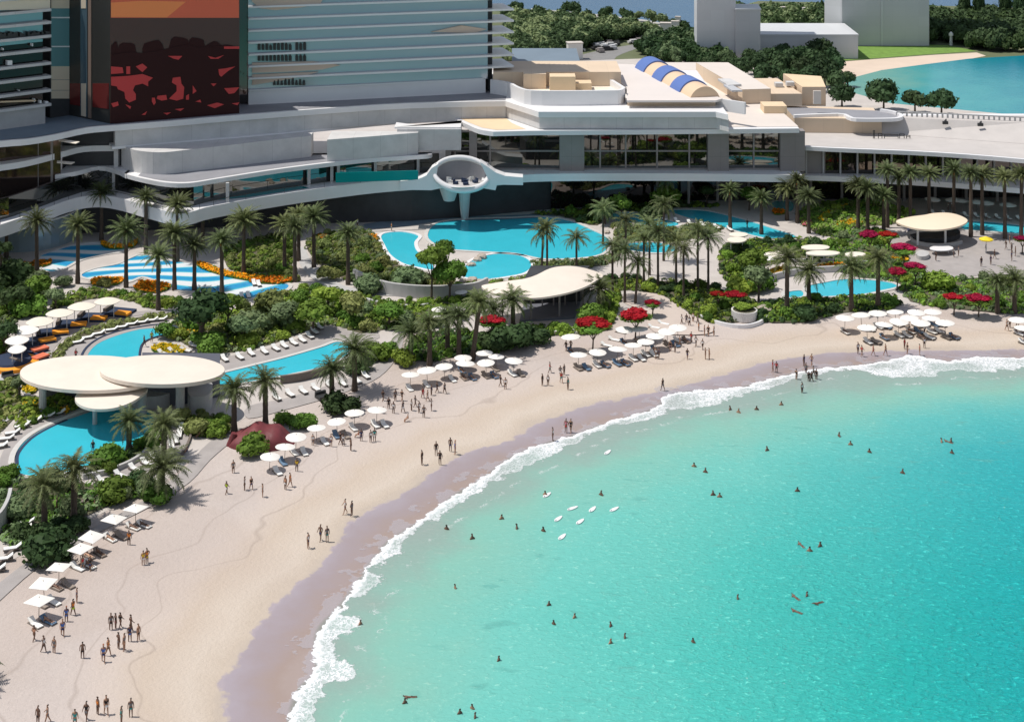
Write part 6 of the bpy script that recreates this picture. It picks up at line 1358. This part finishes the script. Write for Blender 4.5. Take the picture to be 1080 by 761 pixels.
def figure(pose):
    # pelvis, waist, chest, neck, head; arms; legs
    lx, rx_ = {'stand': (0, 0), 'walk': (.22, -.20), 'wave': (.05, -.05), 'hips': (0, 0)}[pose]
    J = {'pelvis': (0, 0, .95), 'waist': (0, 0, 1.10), 'chest': (0, 0, 1.32), 'neck': (0, 0, 1.49), 'chin': (0, -.02, 1.56), 'head': (0, -.01, 1.67), 'nose': (0, -.10, 1.62)}
    hd = {'stand': ((.24, 0, 1.15), (.26, -.04, .90), (.26, -.07, .80)), 'walk': ((.22, .10, 1.16), (.22, -.06, .96), (.21, -.12, .90)), 'wave': ((.32, 0, 1.52), (.38, -.02, 1.78), (.38, -.02, 1.87)), 'hips': ((.36, .02, 1.18), (.20, -.04, 1.03), (.14, -.06, .99))}[pose]
    hd2 = {'stand': ((-.24, 0, 1.15), (-.26, -.04, .90), (-.26, -.07, .80)), 'walk': ((-.22, -.10, 1.16), (-.22, -.28, 1.0), (-.2, -.34, .96)), 'wave': ((-.25, .02, 1.15), (-.26, 0, .90), (-.26, -.02, .80)), 'hips': ((-.25, 0, 1.15), (-.27, -.03, .9), (-.27, -.05, .8))}[pose]
    pts = list(J.values()); rad = [(.16, .11), (.13, .09), (.17, .10), .055, .065, .095, .02]; ed = [(0, 1), (1, 2), (2, 3), (3, 4), (4, 5), (5, 6)]
    def chain(start, ps, rs):
        k = start
        for p_, r_ in zip(ps, rs): pts.append(p_); rad.append(r_); ed.append((k, len(pts) - 1)); k = len(pts) - 1
    chain(2, [(.18, 0, 1.40), hd[0], hd[1], hd[2]], [.06, .045, .032, .035]); chain(2, [(-.18, 0, 1.40), hd2[0], hd2[1], hd2[2]], [.06, .045, .032, .035])
    for sx_, f in ((1, lx), (-1, rx_)):
        k = (sx_ * .11, -f * .55, .50); a = (sx_ * .12, -f + (.10 if f < 0 else 0), .10 if f >= 0 else .16); t_ = (sx_ * .12, a[1] - .15, .04)
        chain(0, [(sx_ * .10, 0, .86), k, a, t_], [.095, .062, .042, .035])
    body = skinned('body', pts, ed, rad, SK[1])
    L_, R_ = pts[16], pts[20]
    top = skinned('top', [(0, 0, .98), (0, 0, 1.12), (0, 0, 1.32), (0, 0, 1.43), (.19, 0, 1.39), (-.19, 0, 1.39)] , [(0, 1), (1, 2), (2, 3), (2, 4), (2, 5)], [(.175, .125), (.15, .11), (.19, .12), .07, .075, .075], CL['white'])
    kl, kr = pts[16], pts[20]
    half = lambda a, f: tuple(a[i] * f + (0, 0, .9)[i] * (1 - f) for i in range(3))
    sh = skinned('shorts', [(0, 0, 1.0), (0, 0, .92), (.10, 0, .85), half(kl, .6), (-.10, 0, .85), half(kr, .6)], [(0, 1), (1, 2), (2, 3), (1, 4), (4, 5)], [(.17, .12), (.175, .13), .12, .10, .12, .10], CL['navy'])
    hair = skinned('hair', [(0, .02, 1.72), (0, .05, 1.66), (0, .06, 1.58)], [(0, 1), (1, 2)], [.098, .09, .05], HR[0])
    return dict(body=body, top=top, shorts=sh, hair=hair)
FIG = {p: figure(p) for p in ('stand', 'walk', 'wave', 'hips')}
bathe = dict(body=skinned('body', [(0, 0, -.30), (0, 0, .02), (0, 0, .18), (0, 0, .28), (0, -.01, .40), (.19, 0, .08), (.27, -.10, -.10), (.26, -.32, -.06), (-.19, 0, .08), (-.28, -.08, -.12), (-.24, -.28, -.10), (0, -.10, .37)],
             [(0, 1), (1, 2), (2, 3), (3, 4), (2, 5), (5, 6), (6, 7), (2, 8), (8, 9), (9, 10), (4, 11)], [(.17, .12), (.19, .12), .08, .06, .10, .065, .045, .035, .065, .045, .035, .02], SK[2]),
             hair=skinned('hair', [(0, .01, .45), (0, .05, .39), (0, .06, .32)], [(0, 1), (1, 2)], [.105, .095, .05], HR[0]))
lie = dict(body=skinned('body', [(0, 0, .02), (0, .35, .10), (0, .52, .16), (0, .66, .22), (.2, .42, .08), (.35, .75, .03), (-.2, .42, .08), (-.38, .2, .0), (.1, -.45, .02), (.12, -.85, .03), (-.1, -.45, .0), (-.12, -.85, .04), (0, .72, .17)],
             [(0, 1), (1, 2), (2, 3), (1, 4), (4, 5), (1, 6), (6, 7), (0, 8), (8, 9), (0, 10), (10, 11), (3, 12)], [(.15, .1), (.18, .11), .06, .095, .06, .035, .06, .035, .07, .04, .07, .04, .02], SK[1]),
             hair=skinned('hair', [(0, .68, .28), (0, .66, .30)], [(0, 1)], [.09, .07], HR[0]))
sit = dict(body=skinned('body', [(0, 0, .45), (0, .02, .65), (0, .05, .85), (0, .05, 1.0), (0, .03, 1.14), (.22, -.02, .66), (.20, -.22, .60), (-.22, -.02, .66), (-.20, -.22, .60), (.12, -.38, .50), (.12, -.5, .08), (.12, -.62, .04), (-.12, -.38, .50), (-.12, -.5, .08), (-.12, -.62, .04), (0, -.07, 1.10)],
            [(0, 1), (1, 2), (2, 3), (3, 4), (2, 5), (5, 6), (2, 7), (7, 8), (0, 9), (9, 10), (10, 11), (0, 12), (12, 13), (13, 14), (4, 15)], [(.16, .13), (.14, .1), (.17, .11), .055, .095, .05, .035, .05, .035, .09, .05, .035, .09, .05, .035, .02], SK[1]),
           top=skinned('top', [(0, 0, .46), (0, .02, .65), (0, .05, .87)], [(0, 1), (1, 2)], [(.19, .15), (.16, .12), (.19, .13)], CL['white']), hair=skinned('hair', [(0, .05, 1.19), (0, .09, 1.12)], [(0, 1)], [.10, .09], HR[0]))
def paint(o, m_):
    o.material_slots[0].link = 'OBJECT'; o.material_slots[0].material = m_
def person(x, y, z, parts, colours, skin, hair, label, group, rz, s=1.):
    r = empty('person', G(x, y, z), label, 'person', group, rz); r.scale = (s, s, s)
    for k, me_ in parts.items():
        o = ob(k, me_, r)
        paint(o, SK[skin] if k == 'body' else HR[hair] if k == 'hair' else CL[colours[0]] if k == 'top' else CL[colours[1]])
    return r
WORDP = {'stand': 'standing', 'walk': 'walking', 'wave': 'waving', 'hips': 'hand on hip'}
prs = random.Random(21)
def crowd(where, group, lst, z=.03, s=1.04):
    lst = sorted(lst); 
    for i, a in enumerate(lst):
        x, y = a[0], a[1]; c = a[2] if len(a) > 2 else prs.choice(['black', 'black', 'navy', 'grey', 'brown', 'black', 'white']); c2 = a[3] if len(a) > 3 else prs.choice(['black', 'navy', 'grey', 'black'])
        pose = prs.choice(['stand', 'walk', 'stand', 'walk', 'hips', 'wave' if i % 5 == 0 else 'stand'])
        parts = dict(FIG[pose]); bare = c in ('brown',)
        if bare: parts.pop('top')
        lab = 'person %s in %s, %s %s' % (WORDP[pose], ('%s shorts' % c2) if bare else ('%s top' % c if c != c2 else c), rank(i, len(lst)), where)
        person(x, y, z, parts, (c, c2), prs.choice([1, 2, 2]), 2 if c == 'blue' and prs.random() < .7 else prs.choice([0, 0, 1]), lab, group, prs.random() * 6.28, s * prs.uniform(.95, 1.04))
crowd('in the lower left group', 'people in the lower left', [(36, 677, 'peach', 'brown'), (46, 689, 'white', 'black'), (57, 690, 'grey', 'grey'), (66, 672, 'blue', 'navy'), (70, 657, 'blue', 'blue'), (77, 650, 'orange', 'lime'), (81, 637, 'navy', 'navy'), (87, 695, 'brown', 'black')])
crowd('in the middle sand group', 'people on the middle sand', [(117, 665, 'grey', 'black'), (122, 664, 'black', 'pink'), (127, 663, 'black', 'brown'), (125, 685, 'brown', 'grey'), (131, 687, 'grey', 'peach'), (137, 677, 'navy', 'blue'), (146, 676, 'brown', 'black'), (138, 667, 'brown', 'brown'), (109, 699, 'blue', 'navy'), (114, 692, 'orange', 'brown')])
crowd('along the bottom edge', 'people at the bottom edge', [(40, 764, 'brown', 'black'), (50, 763, 'grey', 'grey'), (79, 768, 'teal', 'teal'), (91, 760, 'black', 'grey'), (103, 754, 'orange', 'black'), (112, 754, 'black', 'white'), (128, 764, 'teal', 'teal'), (138, 756, 'grey', 'teal')])
crowd('by the square parasols', 'people by the square parasols', [(151, 597, 'yellow', 'white'), (155, 595, 'orange', 'yellow'), (136, 576, 'orange', 'black'), (87, 602, 'red', 'grey'), (95, 603, 'black', 'navy')])
crowd('below the red shelter', 'people below the red shelter', [(246, 500, 'grey', 'black'), (239, 522, 'lime', 'white'), (258, 518), (265, 517), (277, 525), (301, 517, 'peach', 'white'), (306, 514, 'orange', 'peach'), (313, 498, 'yellow', 'grey')])
crowd('right of the lower parasols', 'people right of the lower parasols', [(330, 471, 'white', 'grey'), (349, 472), (359, 469), (362, 471, 'white', 'grey'), (370, 476), (381, 466), (391, 467, 'white', 'grey'), (395, 466, 'teal', 'white')])
crowd('in the busy mid beach group', 'busy mid beach group', [(404, 424), (417, 424), (424, 424), (434, 434, 'white', 'grey'), (425, 436, 'grey', 'white'), (446, 421, 'red', 'pink'), (451, 424, 'grey', 'white'), (447, 441, 'grey', 'black'), (455, 434, 'white', 'brown'), (461, 415), (469, 416), (415, 437, 'white', 'grey'), (438, 430, 'grey', 'grey'), (442, 436, 'white', 'white'), (455, 418), (410, 432)])
crowd('by the damp sand', 'people on the damp sand', [(445, 490), (460, 480), (464, 490), (475, 476), (480, 479, 'blue', 'blue')])
crowd('on the damp sand below them', 'people on the lower damp sand', [(364, 542), (371, 544, 'grey', 'grey'), (338, 570), (345, 571, 'grey', 'teal'), (325, 578, 'white', 'navy')])
crowd('in the centre sand', 'people on the centre sand', [(533, 411), (528, 408), (572, 407), (578, 407, 'white', 'black'), (580, 394, 'red', 'teal'), (592, 404, 'red', 'teal'), (595, 396, 'grey', 'black'), (599, 411, 'teal', 'grey'), (591, 398, 'grey', 'white')])
crowd('at the foam line', 'people at the foam line', [(699, 412), (583, 465), (597, 456, 'pink', 'red'), (602, 456, 'black', 'black')])
crowd('right of the centre parasols', 'people right of the parasols', [(597, 371), (602, 370), (724, 342), (731, 341), (719, 343), (737, 351, 'orange', 'brown'), (743, 355), (747, 355), (753, 355), (707, 371), (712, 372, 'white', 'grey'), (717, 366), (729, 362, 'red', 'grey'), (725, 379), (734, 366, 'white', 'grey'), (741, 369), (744, 379), (748, 379), (692, 379, 'white', 'grey'), (695, 379), (736, 343, 'grey', 'grey'), (727, 345, 'white', 'black')])
crowd('along the right waterline', 'people along the right waterline', [(905, 373), (909, 376, 'red', 'black'), (921, 375, 'red', 'red'), (934, 375), (954, 368, 'red', 'red'), (957, 373), (970, 375, 'red', 'brown'), (975, 367), (848, 386), (856, 386), (815, 392, 'red', 'red'), (819, 393, 'red', 'black'), (975, 354), (1062, 349), (1072, 353), (1065, 346)])
crowd('paddling in the shallows', 'people in the right shallows', [(850, 395), (856, 404), (840, 402), (861, 402), (846, 416), (858, 398), (853, 404)], -.25)
crowd('on the pavilion plaza', 'people on the pavilion plaza', [(1006, 271), (987, 275), (1040, 266), (1035, 281), (1045, 279), (1049, 273), (1061, 263), (1067, 266), (1067, 275), (1065, 257), (1011, 270), (1071, 270)], .33)
crowd('near the pools', 'people near the pools', [(80, 380, 'red', 'black'), (98, 478), (60, 540), (152, 365, 'grey', 'black'), (160, 361, 'lime', 'brown'), (377, 240), (413, 244, 'orange', 'white'), (788, 240), (1000, 222, 'white', 'white'), (1004, 221, 'white', 'grey'), (1040, 232, 'white', 'white'), (1061, 233, 'white', 'grey')], .33)
ss = [(199, 483), (211, 462), (100, 537), (168, 610, ), (405, 421), (430, 445), (438, 447)]
ss = [(197, 480), (210, 462), (100, 537), (404, 437), (430, 445), (378, 462)]
for i, (x, y) in enumerate(sorted(ss)): person(x, y, .05, sit, (['grey', 'navy', 'brown', 'red', 'white', 'black'][i],), 1, 0, 'person in %s top sitting on the sand, %s of the seated ones' % (['grey', 'navy', 'brown', 'red', 'white', 'black'][i], rank(i, len(ss))), 'seated people', rnd.random() * 6, .95)
sw = [(824, 427), (885, 460), (897, 469), (917, 477), (993, 466), (1003, 466), (1004, 478), (952, 499), (841, 518), (798, 432), (779, 435), (770, 432), (732, 492), (744, 498), (752, 522), (759, 524), (634, 522), (545, 557), (573, 560), (529, 547), (498, 568), (471, 558), (526, 696),
      (427, 741), (485, 752), (498, 747), (501, 756), (480, 620), (380, 658), (579, 638), (584, 658), (606, 651), (644, 660), (644, 678), (659, 672), (731, 677), (778, 631), (865, 576), (854, 581), (851, 628), (809, 475), (575, 522)]
sw.sort()
for i, (x, y) in enumerate(sw):
    person(x, y, .02, bathe, (), 2 if i % 3 else 1, 2 if x == 644 and y == 678 else 0, 'bather head and shoulders above turquoise water, %s' % (rank(i, len(sw)) if i < 32 or i == len(sw) - 1 else '%s from right' % ORD[len(sw) - 1 - i]), 'bathers in the bay', rnd.random() * 6, 1.05 if y > 600 else 1.25)
for i, (x, y) in enumerate(((432, 735), (839, 630), (863, 636), (840, 645), (845, 575), (1000, 466))):
    person(x, y, .03, lie, (), 2, 0, 'swimmer floating flat on the water, %s of six' % rank(sorted([432, 839, 863, 840, 845, 1000]).index(x), 6), 'floating swimmers', 1.2 + rnd.uniform(-.9, .9), .85)
# sunbathers on the loungers
beds = [o for o in bpy.data.objects if o.name.startswith('sun_lounger') and 'parasol' in (o.get('label') or '')]
beds = sorted(rnd.sample(beds, 26), key=lambda o: o.location.x / o.location.y)
for i, b0 in enumerate(beds):
    p_ = person(0, 0, 0, lie, (), prs.choice([0, 1, 2]), prs.choice([0, 1]), 'person lying on a sun lounger, %s of the sunbathers' % rank(i, 26), 'sunbathers under the parasols', 0)
    p_.location = b0.location + Vector((0, 0, .37)); p_.rotation_euler[2] = b0.rotation_euler[2]
# white floats
bs = [(641, 477), (604, 536), (625, 537), (648, 537), (589, 547), (612, 550), (593, 566), (577, 522)]; bs.sort()
mb = MB(); n = 16; out = [(math.sin(2 * math.pi * i / n) * .36 * (1 - .25 * math.cos(2 * math.pi * i / n)), math.cos(2 * math.pi * i / n) * 1.05) for i in range(n)]
mb.prism(out, 0, .12); mb.box((0, -.8, .2), (.04, .25, .16)); brd = mb.mesh('float_board', M['fascia'])
for i, (x, y) in enumerate(bs):
    o = ob('float_board', brd, None, G(x, y, .04)); o.scale = (.75, .75, .75); o.rotation_euler[2] = R(-40) + rnd.uniform(-.3, .3); tag(o, 'white float board on shallow water, %s of the scattered eight' % rank(i, 8), 'board', 'white boards in the bay')
